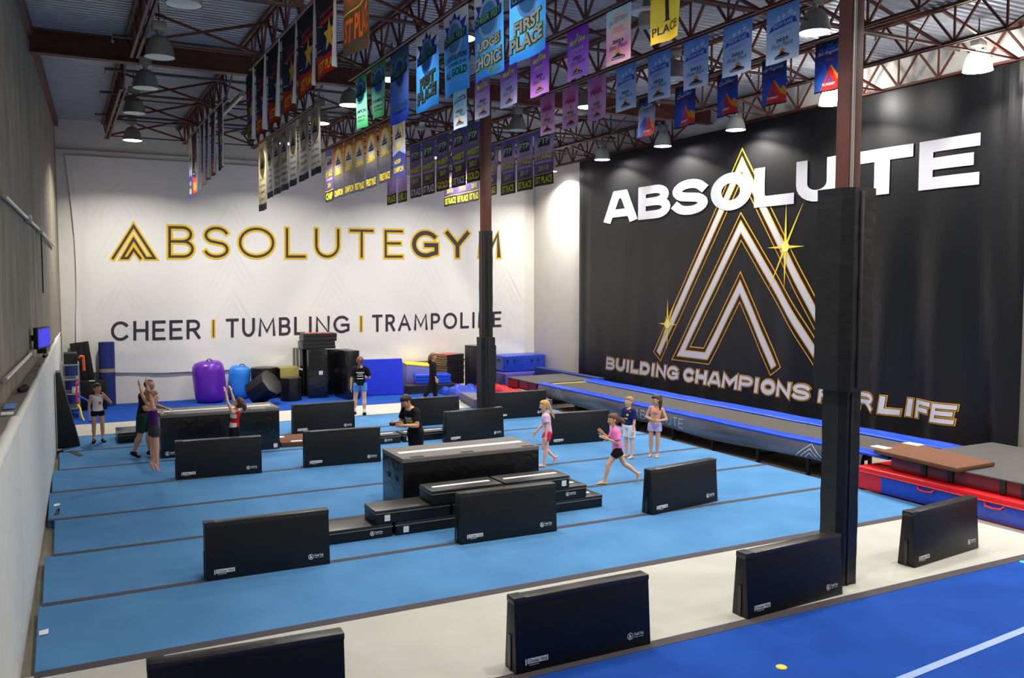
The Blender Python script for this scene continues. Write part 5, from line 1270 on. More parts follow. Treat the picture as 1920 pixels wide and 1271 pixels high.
tag(MB().tube([(.36, 26.4, .4), (.42, 26.2, .32), (.45, 26.0, .12), (.5, 25.8, .02)], .02, 8).build('resistance_band', M_YELLOW), 'yellow and orange cord below the shelf', 'band')
# ceiling fan and unit heater high at the back
t = thing('ceiling_fan', 'white ceiling fan between the roof joists, behind the gold banners', 'fan', (8.5, 21.6, 7.75))
MB().lathe([(0, -.06), (.12, -.05), (.16, 0), (.14, .08), (.05, .12), (.03, .14)], n=20).build('motor_housing', M_LAMPBODY, t)
MB().tube([(0, 0, .12), (0, 0, .70)], .015, 8).build('down_rod', M_LAMPBODY, t)
for k in range(3):
    a = R(15+120*k); c_, s_ = math.cos(a), math.sin(a)
    MB().add([(.1*c_-.05*s_, .1*s_+.05*c_, .0), (.1*c_+.05*s_, .1*s_-.05*c_, .01), (.72*c_+.07*s_, .72*s_-.07*c_, .02), (.72*c_-.07*s_, .72*s_+.07*c_, .0),
              (.1*c_-.05*s_, .1*s_+.05*c_, .012), (.1*c_+.05*s_, .1*s_-.05*c_, .022), (.72*c_+.07*s_, .72*s_-.07*c_, .032), (.72*c_-.07*s_, .72*s_+.07*c_, .012)], [(3,2,1,0),(4,5,6,7),(0,1,5,4),(1,2,6,5),(2,3,7,6),(3,0,4,7)]).build('blade', M_LAMPBODY, t)
p = F(1213, 32, 7.75)
t = thing('destratifier', 'small grey fan with a white disc on a pole beside the yellow flag', 'fan', (p.x, p.y, 7.6))
MB().lathe([(0, 0), (.13, 0), (.13, .17), (.10, .2)], n=18).build('motor_drum', M_LAMPBODY, t)
MB().lathe([(.0, .2), (.24, .21), (.25, .24), (.0, .27)], n=24, cap=False).build('disc', M_LAMPPALE, t)
MB().lathe([(.09, .26), (.05, .42), (.02, .44)], n=16).build('canopy', M_LAMPBODY, t)
MB().tube([(0, 0, .42), (0, 0, .88)], .018, 8).build('pole', M_LAMPBODY, t)
t = thing('unit_heater', 'grey sheet metal heater box hung high in the back right corner', 'heater', (12.6, 26.6, 7.55))
MB().box(-.5, .5, -.4, .4, 0, .62).build('cabinet', M_LAMPBODY, t, bevel=.02)
mb = MB()
for k in range(7): mb.box(-.44, .44, -.43, -.40, .05+k*.08, .10+k*.08)
mb.build('louvre', M_GALV, t, smooth=0)
for x in (-.4, .4): MB().tube([(x, 0, .6), (x, 0, .95)], .012, 6).build('hanger_rod', M_BLACKST, t)

# =================================================================== PEOPLE
def capsule(mb, p, q, r0, r1, n=12, mi=0):
    p, q = Vector(p), Vector(q); d = q-p; L = max(d.length, 1e-4); d = d/L
    up = Vector((0, 0, 1)) if abs(d.z) < .9 else Vector((1, 0, 0)); a = d.cross(up).normalized(); b = d.cross(a)
    rings = [(p-d*r0, .02*r0), (p-d*r0*.8, .6*r0), (p-d*r0*.4, .92*r0), (p, r0), (q, r1), (q+d*r1*.4, .92*r1), (q+d*r1*.8, .6*r1), (q+d*r1, .02*r1)]
    vs = [c+(a*math.cos(2*math.pi*k/n)+b*math.sin(2*math.pi*k/n))*r for c, r in rings for k in range(n)]
    m_ = len(rings)
    mb.add(vs, [(i*n+k, i*n+(k+1) % n, (i+1)*n+(k+1) % n, (i+1)*n+k) for i in range(m_-1) for k in range(n)]+[tuple(range(n))[::-1], tuple((m_-1)*n+k for k in range(n))], mi)
def loft(mb, rings, n=18, mi=0):
    """rings: (centre, axis a, axis b, ra, rb)"""
    vs = [c+a*(ra*math.cos(2*math.pi*k/n))+b*(rb*math.sin(2*math.pi*k/n)) for c, a, b, ra, rb in rings for k in range(n)]
    m_ = len(rings)
    mb.add(vs, [(i*n+k, i*n+(k+1) % n, (i+1)*n+(k+1) % n, (i+1)*n+k) for i in range(m_-1) for k in range(n)]+[tuple(range(n))[::-1], tuple((m_-1)*n+k for k in range(n))], mi)
def ell(mb, c, ax, rad, n=16, m=10, mi=0):
    c = Vector(c); a, b, d = ax
    rings = [(c+d*(rad[2]*math.sin(R(t))), a, b, rad[0]*math.cos(R(t)), rad[1]*math.cos(R(t))) for t in [-89+178*i/m for i in range(m+1)]]
    loft(mb, rings, n, mi)
def remesh(mb, name, m, vox, it=3):
    me = bpy.data.meshes.new('tmp'); me.from_pydata([tuple(v) for v in mb.v], [], mb.f)
    bm = bmesh.new(); bm.from_mesh(me); bmesh.ops.recalc_face_normals(bm, faces=bm.faces); bm.to_mesh(me); bm.free()
    o = bpy.data.objects.new('tmp', me); COL.objects.link(o)
    md = o.modifiers.new('r', 'REMESH'); md.mode = 'VOXEL'; md.voxel_size = vox; md.use_smooth_shade = True
    dg = bpy.context.evaluated_depsgraph_get()
    out = bpy.data.meshes.new_from_object(o.evaluated_get(dg)); out.name = name
    bpy.data.objects.remove(o); bpy.data.meshes.remove(me)
    bm = bmesh.new(); bm.from_mesh(out)
    for _ in range(it): bmesh.ops.smooth_vert(bm, verts=bm.verts, factor=.5, use_axis_x=True, use_axis_y=True, use_axis_z=True)
    bm.to_mesh(out); bm.free()
    out.materials.clear(); out.materials.append(m)
    out.polygons.foreach_set('use_smooth', [True]*len(out.polygons)); out.update()
    return out
def child(name, me, parent, label=None):
    o = bpy.data.objects.new(name, me); COL.objects.link(o); o.parent = parent
    if label: o['label'] = label
    return o
def skin(name, rgb): return mat(name, rgb, .5, var=.05, scale=20, spec=.35)
def cloth(name, rgb): return mat(name, rgb, .85, var=.08, scale=9, bump=.35, bscale=22, spec=.2)
M_EYE = mat('eye_dark', (34, 24, 20), .2); M_EYEW = mat('eye_white', (176, 168, 160), .4); M_LIPS = mat('lips', (172, 92, 84), .5)
def V(f, l, u): return Vector((l, -f, u))

def person(label, px, rel, H, legs, arms, spine=(0, 0, 1), head=(0, 0, 1), look=(1, 0, 0), jump=0.0, child_=True, skin_rgb=(214, 166, 136), hair_rgb=(60, 40, 28), tail=None, hairkind='long',
           top=None, bottom=None, shoes=None, socks=None, twist=0.0, male=False, beard=False, extras=(), palms=None):
    g = F(*px) if len(px) == 2 else Vector(px)
    hd = -YAW+R(rel)
    t = thing('person', label, 'person', (g.x, g.y, 0), hd, 'people on the gym floor')
    sp = V(*spine).normalized()
    hw = .052*H if child_ else .055*H
    thL, shL, ank = .232*H, .222*H, .045*H
    J = {}
    hip0 = Vector((0, 0, 0))
    for s, sg in (('L', 1), ('R', -1)):
        d1, d2, fd = [V(*q).normalized() for q in legs[s]]
        h = hip0+Vector((sg*hw, 0, 0)); k = h+d1*thL; a = k+d2*shL
        J['hip'+s], J['kn'+s], J['an'+s], J['fd'+s] = h, k, a, fd
    def lowest(s):
        a, fd = J['an'+s], J['fd'+s]
        dn = fd.cross(Vector((1, 0, 0))); dn = dn if dn.z < 0 else -dn
        return min((a+dn*.040*H-fd*.02*H).z, (a+fd*.105*H+dn*.036*H).z)
    dz = -min(lowest('L'), lowest('R'))+jump+(.012 if shoes else .003)
    hip0 = Vector((0, 0, dz))
    for k in list(J):
        if not k.startswith('fd'): J[k] = J[k]+hip0
    tl = .302*H
    side = Vector((math.cos(twist), math.sin(twist), 0)); side = (side-sp*side.dot(sp)).normalized(); back = sp.cross(side).normalized()
    if back.y < 0: back = -back
    hside = Vector((1, 0, 0)); hback = Vector((0, 1, 0))
    def tor(u):
        """spine point with bend: starts vertical at the pelvis"""
        k = min(1, max(0, u)); base = Vector((0, 0, 1))
        return hip0+base*(tl*.16*min(1, u/.16) if u < .16 else tl*.16)+(sp*(tl*(u-.16)) if u > .16 else Vector())
    W_ = .93 if child_ else (1.10 if male else .98)
    prof = [(-.12, .030, .040), (-.07, .066, .056), (.02, .086, .062), (.16, .082, .058), (.38, .070, .052), (.58, .078, .056), (.76, .088, .058), (.88, .084, .050), (.96, .055, .040), (1.02, .030, .030)]
    def torings(infl, u0=-9, u1=9, ex=1.0):
        out = []
        us = [p for p in prof if u0 <= p[0] <= u1]
        def at(u):
            for p0, p1 in zip(prof[:-1], prof[1:]):
                if p0[0] <= u <= p1[0]:
                    k = (u-p0[0])/(p1[0]-p0[0]); return (u, p0[1]+(p1[1]-p0[1])*k, p0[2]+(p1[2]-p0[2])*k)
        if u0 > -9: us = [at(u0)]+[p for p in us if p[0] > u0+.02]
        if u1 < 9: us = [p for p in us if p[0] < u1-.02]+[at(u1)]
        for u, a, b in us:
            sd, bk = (hside, hback) if u < .16 else (side, back)
            c = tor(u) if u >= 0 else hip0+Vector((0, 0, tl*u))
            out.append((c, sd, bk, a*H*W_*ex+infl, b*H*W_*ex+infl))
        return out
    nk = tor(1.0); sh = tor(.88)
    for s, sg in (('L', 1), ('R', -1)):
        d1, d2 = [V(*q).normalized() for q in arms[s][:2]]
        sj = sh+side*(sg*(.094 if child_ else (.115 if male else .100))*H); e = sj+d1*.162*H; w = e+d2*.140*H
        J['sh'+s], J['el'+s], J['wr'+s], J['hd'+s] = sj, e, w, d2
    hu = V(*head).normalized(); hf = V(*look); hf = (hf-hu*hf.dot(hu)).normalized(); hs = hu.cross(hf).normalized()   # head up, forward, its left/right axis
    hh = (.081 if child_ else .070)*H
    hc = nk+sp*.025*H+hu*(hh*.95)+hf*.006*H
    # ---- body: one continuous surface
    mb = MB(); thr, knr, cfr, anr = .050*H*W_, .033*H, .036*H*W_, .020*H
    loft(mb, torings(0))
    capsule(mb, tor(.95), hc-hu*hh*.35, .030*H, .027*H)
    for s, sg in (('L', 1), ('R', -1)):
        h, k, a, fd = J['hip'+s], J['kn'+s], J['an'+s], J['fd'+s]
        capsule(mb, h+(k-h)*.05, h+(k-h)*.5, thr, thr*.86); capsule(mb, h+(k-h)*.5, k, thr*.86, knr)
        cm = k+(a-k)*.32; sdir = (a-k).normalized(); bk = Vector((0, 1, 0)); bk = (bk-sdir*bk.dot(sdir)).normalized()
        capsule(mb, k, cm+bk*.006*H, knr, cfr); capsule(mb, cm+bk*.006*H, k+(a-k)*.75, cfr, anr*1.12); capsule(mb, k+(a-k)*.75, a, anr*1.12, anr)
        dn = fd.cross(Vector((1, 0, 0))).normalized(); dn = dn if dn.z < 0 or abs(dn.z) < .2 and dn.y > 0 else -dn
        wd = fd.cross(dn).normalized()
        heel = a+dn*.024*H-fd*.016*H; ball = a+dn*.026*H+fd*.070*H
        capsule(mb, heel, ball-dn*.004*H, .019*H, .015*H); capsule(mb, a+dn*.006*H, ball-dn*.008*H, .019*H, .013*H)
        capsule(mb, a+dn*.026*H+wd*.010*H, ball+wd*.014*H, .012*H, .012*H); capsule(mb, a+dn*.026*H-wd*.010*H, ball-wd*.014*H, .012*H, .012*H)
        if not shoes:
            for q in range(5): capsule(mb, ball+wd*((-.020+.010*q)*H)+dn*.004*H, ball+wd*((-.021+.0105*q)*H)+fd*((.030-.003*abs(q-(1 if sg > 0 else 3)))*H)+dn*.006*H, .0068*H, .006*H, 8)
        sj, e, w, d2 = J['sh'+s], J['el'+s], J['wr'+s], J['hd'+s]
        ua = (.027 if not male else .033)*H
        capsule(mb, tor(.86)+side*(sg*.05*H), sj, .036*H, ua*1.12); capsule(mb, sj, e, ua, ua*.78); capsule(mb, e, e+(w-e)*.3, ua*.80, ua*.80); capsule(mb, e+(w-e)*.3, w, ua*.80, .0145*H)
        # hand: palm, four fingers of unequal length, thumb leaving the side of the palm
        d = d2; nrm = V(*palms[s]) if palms else Vector((-sg, 0, 0)); nrm = nrm-d*nrm.dot(d)
        if nrm.length < .1: nrm = Vector((0, -1, 0))-d*Vector((0, -1, 0)).dot(d)
        nrm.normalize(); ts = d.cross(nrm).normalized()
        fwdv = Vector((0, -1, .3))
        if ts.dot(fwdv) < 0: ts = -ts
        ell(mb, w+d*.030*H, (d, ts, nrm), (.034*H, .024*H, .0125*H))
        for q, ln in enumerate((.040, .045, .042, .033)):
            b0 = w+d*.056*H+ts*((.0175-.0117*q)*H); mdp = b0+(d*.95+ts*(.12-.08*q)+nrm*.15).normalized()*(ln*.5*H); tp = mdp+(d*.8+nrm*.5).normalized()*(ln*.5*H)
            capsule(mb, b0-d*.012*H, mdp, .0062*H, .0058*H, 8); capsule(mb, mdp, tp, .0058*H, .0050*H, 8)
        b0 = w+d*.018*H+ts*.018*H; mdp = b0+(d*.6+ts*.75).normalized()*.024*H; capsule(mb, b0, mdp, .0078*H, .0068*H, 8); capsule(mb, mdp, mdp+(d*.9+ts*.3).normalized()*.020*H, .0068*H, .0056*H, 8)
    # head with brow, cheeks, jaw, nose, ears
    ell(mb, hc+hu*hh*.12-hf*hh*.06, (hf, hs, hu), (hh*.86, hh*.74, hh*.88)); ell(mb, hc-hu*hh*.38+hf*hh*.16, (hf, hs, hu), (hh*.60, hh*.56, hh*.60))
    capsule(mb, hc+hf*hh*.74+hu*hh*.12, hc+hf*hh*.90-hu*hh*.22, hh*.08, hh*.13, 8)
    capsule(mb, hc+hf*hh*.62+hu*hh*.20+hs*hh*.26, hc+hf*hh*.62+hu*hh*.20-hs*hh*.26, hh*.14, hh*.14, 8)
    ell(mb, hc+hf*hh*.56-hu*hh*.82, (hf, hs, hu), (hh*.20, hh*.26, hh*.16))
    for q in (1, -1):
        ell(mb, hc+hs*(q*hh*.75)-hf*hh*.05-hu*hh*.05, (hf, hs, hu), (hh*.17, hh*.07, hh*.24)); ell(mb, hc+hf*hh*.55+hs*(q*hh*.32)-hu*hh*.22, (hf, hs, hu), (hh*.2, hh*.2, hh*.2))
    sk = skin('skin_%d_%d_%d' % skin_rgb, skin_rgb)
    child('body', remesh(mb, 'body', sk, .0068), t)
    for q in (1, -1):
        ec = hc+hf*hh*.735+hs*(q*hh*.30)+hu*hh*.03
        m2 = MB(); ell(m2, ec, (hf, hs, hu), (hh*.08, hh*.125, hh*.062), 10, 6); e_ = child('eye', m2.mesh('eye', M_EYEW, smooth=80), t)
        m2 = MB(); ell(m2, ec+hf*hh*.05, (hf, hs, hu), (hh*.06, hh*.075, hh*.064), 10, 6); child('iris', m2.mesh('iris', M_EYE, smooth=80), e_)
        m2 = MB(); capsule(m2, ec+hu*hh*.17-hs*(q*hh*.14)+hf*hh*.04, ec+hu*hh*.19+hs*(q*hh*.15)-hf*hh*.02, hh*.035, hh*.025, 8); child('eyebrow', m2.mesh('eyebrow', mat('hair_%d_%d_%d' % hair_rgb, hair_rgb, .55, bump=.5, bscale=60), smooth=60), t)
    m2 = MB(); ell(m2, hc+hf*hh*.72-hu*hh*.50, (hf, hs, hu), (hh*.07, hh*.22, hh*.065), 12, 6); child('mouth', m2.mesh('mouth', M_LIPS, smooth=80), t)
    # hair
    HM = mat('hair_%d_%d_%d' % hair_rgb, hair_rgb, .55, bump=.5, bscale=60, var=.25, scale=30)
    mb = MB()
    if hairkind == 'balding':
        ell(mb, hc-hf*hh*.30+hu*hh*.06, (hf, hs, hu), (hh*.74, hh*.79, hh*.70)); ell(mb, hc-hf*hh*.12+hu*hh*.55, (hf, hs, hu), (hh*.62, hh*.52, hh*.50))
    else:
        ell(mb, hc-hf*hh*.20+hu*hh*.22, (hf, hs, hu), (hh*.88, hh*.82, hh*.90)); ell(mb, hc+hf*hh*.10+hu*hh*.62, (hf, hs, hu), (hh*.70, hh*.66, hh*.48))
        if hairkind != 'short':
            ell(mb, hc-hf*hh*.34-hu*hh*.20, (hf, hs, hu), (hh*.62, hh*.74, hh*.62))
    if tail:
        for strand in tail:
            pts = [hc+hf*(a*hh)+hs*(b*hh)+hu*(c*hh) for a, b, c in strand['p']]; rr = strand['r']
            for (p, q), (r0, r1) in zip(zip(pts[:-1], pts[1:]), zip(rr[:-1], rr[1:])): capsule(mb, p, q, r0*hh, r1*hh, 10)
    child('hair', remesh(mb, 'hair', HM, .010, 2), t)
    if beard:
        mb = MB(); ell(mb, hc-hu*hh*.62+hf*hh*.34, (hf, hs, hu), (hh*.46, hh*.56, hh*.34)); child('beard', remesh(mb, 'beard', HM, .008, 2), t)
    # ---- clothing
    if top:
        infl = top.get('fit', .012)
        mb = MB(); loft(mb, torings(infl, top.get('u0', .02), top.get('u1', .93)))
        sl = top.get('sleeve', .55)
        for s, sg in (('L', 1), ('R', -1)):
            sj, e, w = J['sh'+s], J['el'+s], J['wr'+s]
            capsule(mb, tor(.85)+side*(sg*.05*H), tor(.885)+side*(sg*(.07 if sl == 0 else .088)*H), .034*H+infl, .022*H+infl)
            if sl > 0:
                q = sj+(e-sj)*min(1, sl); ua = (.029 if not male else .035)*H
                capsule(mb, sj-(sj-tor(.86))*.15, sj+(q-sj)*.2, ua*1.15+infl, ua*1.1+infl)
                dd = (q-sj).normalized(); a_ = dd.orthogonal().normalized(); b_ = dd.cross(a_)
                loft(mb, [(sj, a_, b_, ua+infl, ua+infl), (q, a_, b_, ua+infl*1.3, ua+infl*1.3)])
                if sl > 1:
                    q2 = e+(w-e)*(sl-1); capsule(mb, e, q2, ua*.95+infl, ua*.8+infl)
        o = child('top', remesh(mb, 'top', top['m'], .010, 2), t, top.get('label'))
        for (u0, u1, a0, a1, m_, lb) in top.get('prints', ()):
            mb = MB(); nu, na = 6, 8; vs = []
            def rr(u):
                rg = torings(infl+.011, u-1e-3 if u > -.1 else None, 9)[0]; return rg
            for i in range(nu+1):
                c, sa, sb, ra, rb = rr(u0+(u1-u0)*i/nu)
                for j in range(na+1):
                    an = R(a0+(a1-a0)*j/na); vs.append(c+sa*(ra*math.sin(an))-sb*(rb*math.cos(an)))
            mb.add(vs, [(i*(na+1)+j, i*(na+1)+j+1, (i+1)*(na+1)+j+1, (i+1)*(na+1)+j) for i in range(nu) for j in range(na)])
            child('print', mb.mesh('print', m_, smooth=80), o, lb)
    if bottom:
        infl = bottom.get('fit', .014); mb = MB(); loft(mb, torings(infl, -.10, bottom.get('u1', .14)))
        ln = bottom.get('len', .45)
        for s in 'LR':
            h, k, a = J['hip'+s], J['kn'+s], J['an'+s]
            d = (k-h).normalized(); x_ = d.orthogonal().normalized(); y_ = d.cross(x_)
            capsule(mb, h, h+(k-h)*min(.3, ln*.6), thr+infl, thr*.95+infl)
            q = h+(k-h)*min(1, ln); fl = bottom.get('flare', 1.0)
            re = (thr+(knr-thr)*min(1, ln))*fl+infl
            loft(mb, [(h+(k-h)*.1, x_, y_, thr+infl, thr+infl), (q, x_, y_, re, re)])
            if ln > 1:
                q2 = k+(a-k)*(ln-1); capsule(mb, k, k+(a-k)*.35, knr+infl, cfr+infl); d = (a-k).normalized(); x_ = d.orthogonal().normalized(); y_ = d.cross(x_)
                loft(mb, [(k, x_, y_, knr+infl, knr+infl), (k+(a-k)*.35, x_, y_, cfr+infl, cfr+infl), (q2, x_, y_, anr+infl*1.2, anr+infl*1.2)])
        child('bottoms', remesh(mb, 'bottoms', bottom['m'], .010, 2), t, bottom.get('label'))
    for s in 'LR':
        k, a, fd = J['kn'+s], J['an'+s], J['fd'+s]
        if socks: mb = MB(); capsule(mb, k+(a-k)*.82, a, anr*1.2+.004, anr*1.1+.005); child('sock', mb.mesh('sock', socks, smooth=60), t)
        if shoes:
            dn = fd.cross(Vector((1, 0, 0))).normalized(); dn = dn if dn.z < 0 else -dn; wd = fd.cross(dn).normalized(); mb = MB()
            for wq in (-.010, .010): capsule(mb, a+dn*.022*H-fd*.016*H+wd*wq*H, a+dn*.026*H+fd*.082*H+wd*wq*H*1.3, .022*H, .017*H)
            capsule(mb, a+dn*.004*H, a+dn*.02*H+fd*.04*H, .026*H, .022*H)
            child('shoe', remesh(mb, 'shoe', shoes, .008, 2), t)
    for fn in extras: fn(t, J, hc, hf, hs, hu, hh, tor, H)
    return t
DOWN = (0, 0, -1); FT = (1, 0, 0)
ST_L = {'L': ((0, .05, -1), (0, .02, -1), (1, .15, 0)), 'R': ((0, -.05, -1), (0, -.02, -1), (1, -.15, 0))}
BLK = cloth('black_cotton', (22, 22, 26)); BLKP = cloth('black_stretch', (18, 17, 20)); SHOE = cloth('black_shoe', (16, 15, 20))
def pony(p, r): return [{'p': p, 'r': r}]
# girl in white tank, hand at her ear
person('girl in a white sleeveless top and black shorts standing with one hand at her ear', (185, 829), 30, 1.40, ST_L,
       {'L': ((.30, .70, -.75), (.15, -.62, .95)), 'R': ((.02, -.22, -1), (.12, -.05, -1))}, head=(.05, 0, 1), look=(1, .65, -.05),
       skin_rgb=(206, 158, 128), hair_rgb=(24, 18, 18), hairkind='long', palms={'L': (0, -1, 0), 'R': (0, 1, 0)},
       top={'m': cloth('white_cotton', (226, 226, 228)), 'sleeve': 0, 'u0': .06, 'u1': .90, 'prints': [(.50, .60, 10, 40, M_TRED, 'small red print'), (.42, .48, 5, 45, cloth('rose_print', (230, 140, 140)), 'faint rose print')]},
       bottom={'m': BLKP, 'len': .22, 'fit': .012, 'u1': .12}, shoes=SHOE, socks=cloth('pink_sock', (222, 182, 192)))
# man leaning over the left block
def pen(t, J, hc, hf, hs, hu, hh, tor, H):
    w = J['wrR']+J['hdR']*.07; MB().tube([w+Vector((0, -.04, -.03)), w+Vector((.02, -.16, -.02))], .006, 6).build('pen', M_BLACKST, t)
person('bearded man in a black shirt leaning over the left spring block', (272, 858), 88, 1.72,
       {'L': ((.10, .08, -1), (.02, .0, -1), (1, 0, 0)), 'R': ((-.10, -.05, -1), (-.38, 0, -.95), (1, 0, -.45))},
       {'L': ((.30, .20, -.92), (.95, -.15, -.22)), 'R': ((.30, -.15, -.94), (.95, .10, -.26))}, spine=(.16, 0, 1), head=(.45, 0, .9), look=(1, 0, -.55), child_=False, male=True, beard=True,
       skin_rgb=(190, 140, 112), hair_rgb=(34, 26, 24), hairkind='balding', palms={'L': (0, 0, -1), 'R': (0, 0, -1)},
       top={'m': BLK, 'sleeve': .75, 'u0': -.06, 'fit': .018}, bottom={'m': cloth('dark_green_shorts', (22, 52, 40)), 'len': .85, 'fit': .02, 'flare': 1.15}, shoes=SHOE, extras=(pen,))
# girl in mid jump
person('girl in a purple leotard and dark shorts in mid jump with raised arms', (291, 903), 128, 1.47,
       {'L': ((.02, .03, -1), (-.04, .02, -1), (.42, .18, -1)), 'R': ((.06, -.02, -1), (.0, 0, -1), (.42, .1, -1))},
       {'L': ((-.35, .55, .85), (-.2, .35, 1)), 'R': ((-.15, .35, 1), (-.2, .30, 1))}, spine=(-.06, .05, 1), head=(.10, .02, 1), look=(1, -.25, -.05), jump=.17,
       skin_rgb=(216, 160, 130), hair_rgb=(150, 108, 66), palms={'L': (1, 0, 0), 'R': (1, 0, 0)},
       tail=[{'p': [(-.75, 0, .45), (-.7, -.7, .85), (-.2, -1.4, .8), (.2, -1.9, .3)], 'r': [.22, .24, .18, .08]}],
       top={'m': cloth('purple_leotard', (66, 22, 92)), 'sleeve': 0, 'u0': -.06, 'u1': .78, 'fit': .006}, bottom={'m': cloth('charcoal_shorts', (52, 54, 60)), 'len': .42, 'fit': .014, 'flare': 1.1})
# girl bending back with raised arms
person('girl in a red and white top and black leggings with both arms raised', (441, 866), -100, 1.40, {'L': ((.08, .05, -1), (-.05, 0, -1), FT), 'R': ((.08, -.05, -1), (-.05, 0, -1), FT)},
       {'L': ((.42, .10, .92), (.22, -.05, 1)), 'R': ((.50, -.05, .88), (.25, .05, 1))}, spine=(-.12, 0, 1), head=(-.62, 0, .80), look=(.7, 0, .75),
       skin_rgb=(226, 172, 146), hair_rgb=(70, 46, 28), palms={'L': (1, 0, 0), 'R': (1, 0, 0)}, hairkind='long',
       tail=[{'p': [(-.6, 0, .2), (-1.1, .1, .3), (-1.5, .1, .0), (-1.7, 0, -.5)], 'r': [.5, .5, .4, .16]}],
       top={'m': cloth('red_top', (196, 28, 32)), 'sleeve': 0, 'u0': .10, 'u1': .90, 'fit': .008, 'prints': [(.12, .34, -150, 150, cloth('white_knit', (224, 216, 206)), 'white lower panel'), (.58, .78, -140, 140, cloth('white_knit', (224, 216, 206)), 'white upper panel')]},
       bottom={'m': BLKP, 'len': 1.9, 'fit': .008, 'u1': .14})
# coach seen from behind
person('person seen from behind in a black tee and light blue shorts', (676, 778), 192, 1.71, {'L': ((.22, .10, -1), (.02, .08, -1), (1, .2, 0)), 'R': ((-.06, -.03, -1), (-.10, 0, -1), (1, -.1, 0))},
       {'L': ((-.02, .25, -1), (.18, .05, -1)), 'R': ((.12, -.32, -.9), (.85, .35, -.02))}, head=(.05, 0, 1), look=(1, .15, 0), child_=False, skin_rgb=(224, 178, 152), hair_rgb=(112, 76, 44),
       tail=[{'p': [(-.8, .0, .45), (-1.15, .05, .2), (-1.1, .2, -.6), (-1.0, .5, -1.5), (-.95, .7, -1.9)], 'r': [.25, .28, .30, .26, .1]}],
       top={'m': BLK, 'sleeve': .8, 'u0': -.04, 'fit': .020, 'prints': [(.66, .71, 140, 220, M_WHITEP, 'white line of print'), (.58, .62, 155, 205, cloth('lime_print', (190, 206, 80)), 'lime print'), (.48, .52, 145, 215, M_WHITEP, 'white line of print'), (.34, .38, 145, 215, M_WHITEP, 'white line of print')]},
       bottom={'m': cloth('light_blue_shorts', (86, 142, 208)), 'len': .42, 'fit': .018, 'flare': 1.15}, shoes=SHOE, socks=M_WHITEP)
# coach looking down at his hands
def phone(t, J, hc, hf, hs, hu, hh, tor, H):
    c = (J['wrL']+J['wrR'])/2+(J['hdL']+J['hdR'])*.055; c += Vector((0, 0, .015)); MB().box(c.x-.05, c.x+.05, c.y-.09, c.y+.06, c.z-.03, c.z+.03).build('camera', M_BLACKST, t, bevel=.012)
person('person in a black tee with yellow print looking down at something in their hands', (780, 892), -50, 1.70, {'L': ((.05, .06, -1), (-.02, 0, -1), FT), 'R': ((-.05, -.06, -1), (-.06, 0, -1), FT)},
       {'L': ((.18, .30, -.9), (.90, -.42, .05)), 'R': ((.18, -.30, -.9), (.90, .42, .05))}, spine=(.30, 0, 1), head=(.60, 0, .8), look=(.8, 0, -.75), child_=False, male=True, skin_rgb=(216, 160, 122), hair_rgb=(38, 28, 24), hairkind='short', palms={'L': (0, -1, .2), 'R': (0, 1, .2)},
       top={'m': BLK, 'sleeve': .7, 'u0': -.06, 'fit': .016, 'prints': [(.60, .70, -35, 40, cloth('grey_print', (176, 178, 182)), 'grey print'), (.50, .57, -40, 45, cloth('yellow_print', (206, 206, 30)), 'yellow print')]},
       bottom={'m': BLKP, 'len': 1.9, 'fit': .022}, shoes=SHOE, extras=(phone,))
# woman in hoodie walking
def hood(t, J, hc, hf, hs, hu, hh, tor, H):
    mb = MB(); c = tor(.96)+Vector((0, .055*H, 0)); ell(mb, c, (Vector((1, 0, 0)), Vector((0, 1, 0)), Vector((0, 0, 1))), (.07*H, .045*H, .05*H)); child('hood', remesh(mb, 'hood', BLK, .010, 2), t)
person('woman in a black hoodie and black trousers walking past the stacked mats', (812, 753), 92, 1.58, {'L': ((.16, .03, -1), (.02, 0, -1), FT), 'R': ((-.22, -.03, -1), (-.62, 0, -.85), (1, 0, -.6))},
       {'L': ((-.12, .15, -1), (.2, 0, -1)), 'R': ((.16, -.14, -1), (.30, .02, -.95))}, head=(.06, 0, 1), look=(1, -.1, .02), child_=False, skin_rgb=(206, 152, 118), hair_rgb=(120, 86, 44),
       tail=[{'p': [(-.6, 0, .4), (-1.05, 0, .1), (-1.15, 0, -.8), (-1.1, 0, -1.7), (-1.1, 0, -2.1)], 'r': [.25, .32, .36, .34, .12]}],
       top={'m': BLK, 'sleeve': 1.45, 'u0': .16, 'fit': .026}, bottom={'m': BLKP, 'len': 1.92, 'fit': .026, 'u1': .2}, shoes=cloth('grey_shoe', (150, 150, 156)), extras=(hood,))
# girls running
person('girl in a pale pink tee and crimson shorts running left with a long blond braid', (1026, 874), -88, 1.38, {'L': ((.12, .03, -1), (.14, 0, -1), (1, 0, .02)), 'R': ((.22, -.03, -.95), (-.72, 0, -.62), (.5, 0, -1))},
       {'L': ((-.05, .18, -1), (.12, .05, -1)), 'R': ((.25, -.12, -.95), (.65, 0, -.75))}, spine=(.10, 0, 1), head=(.12, 0, 1), look=(1, .05, -.05), skin_rgb=(232, 180, 152), hair_rgb=(196, 156, 88),
       tail=[{'p': [(-.8, 0, .3), (-1.0, .1, -.3), (-1.15, .15, -1.2), (-1.35, .15, -2.0), (-1.5, .15, -2.4)], 'r': [.24, .26, .26, .24, .12]}],
       top={'m': cloth('pale_pink_tee', (226, 186, 208)), 'sleeve': .6, 'u0': -.08, 'fit': .020}, bottom={'m': cloth('crimson_shorts', (226, 40, 84)), 'len': .42, 'fit': .018, 'flare': 1.12})
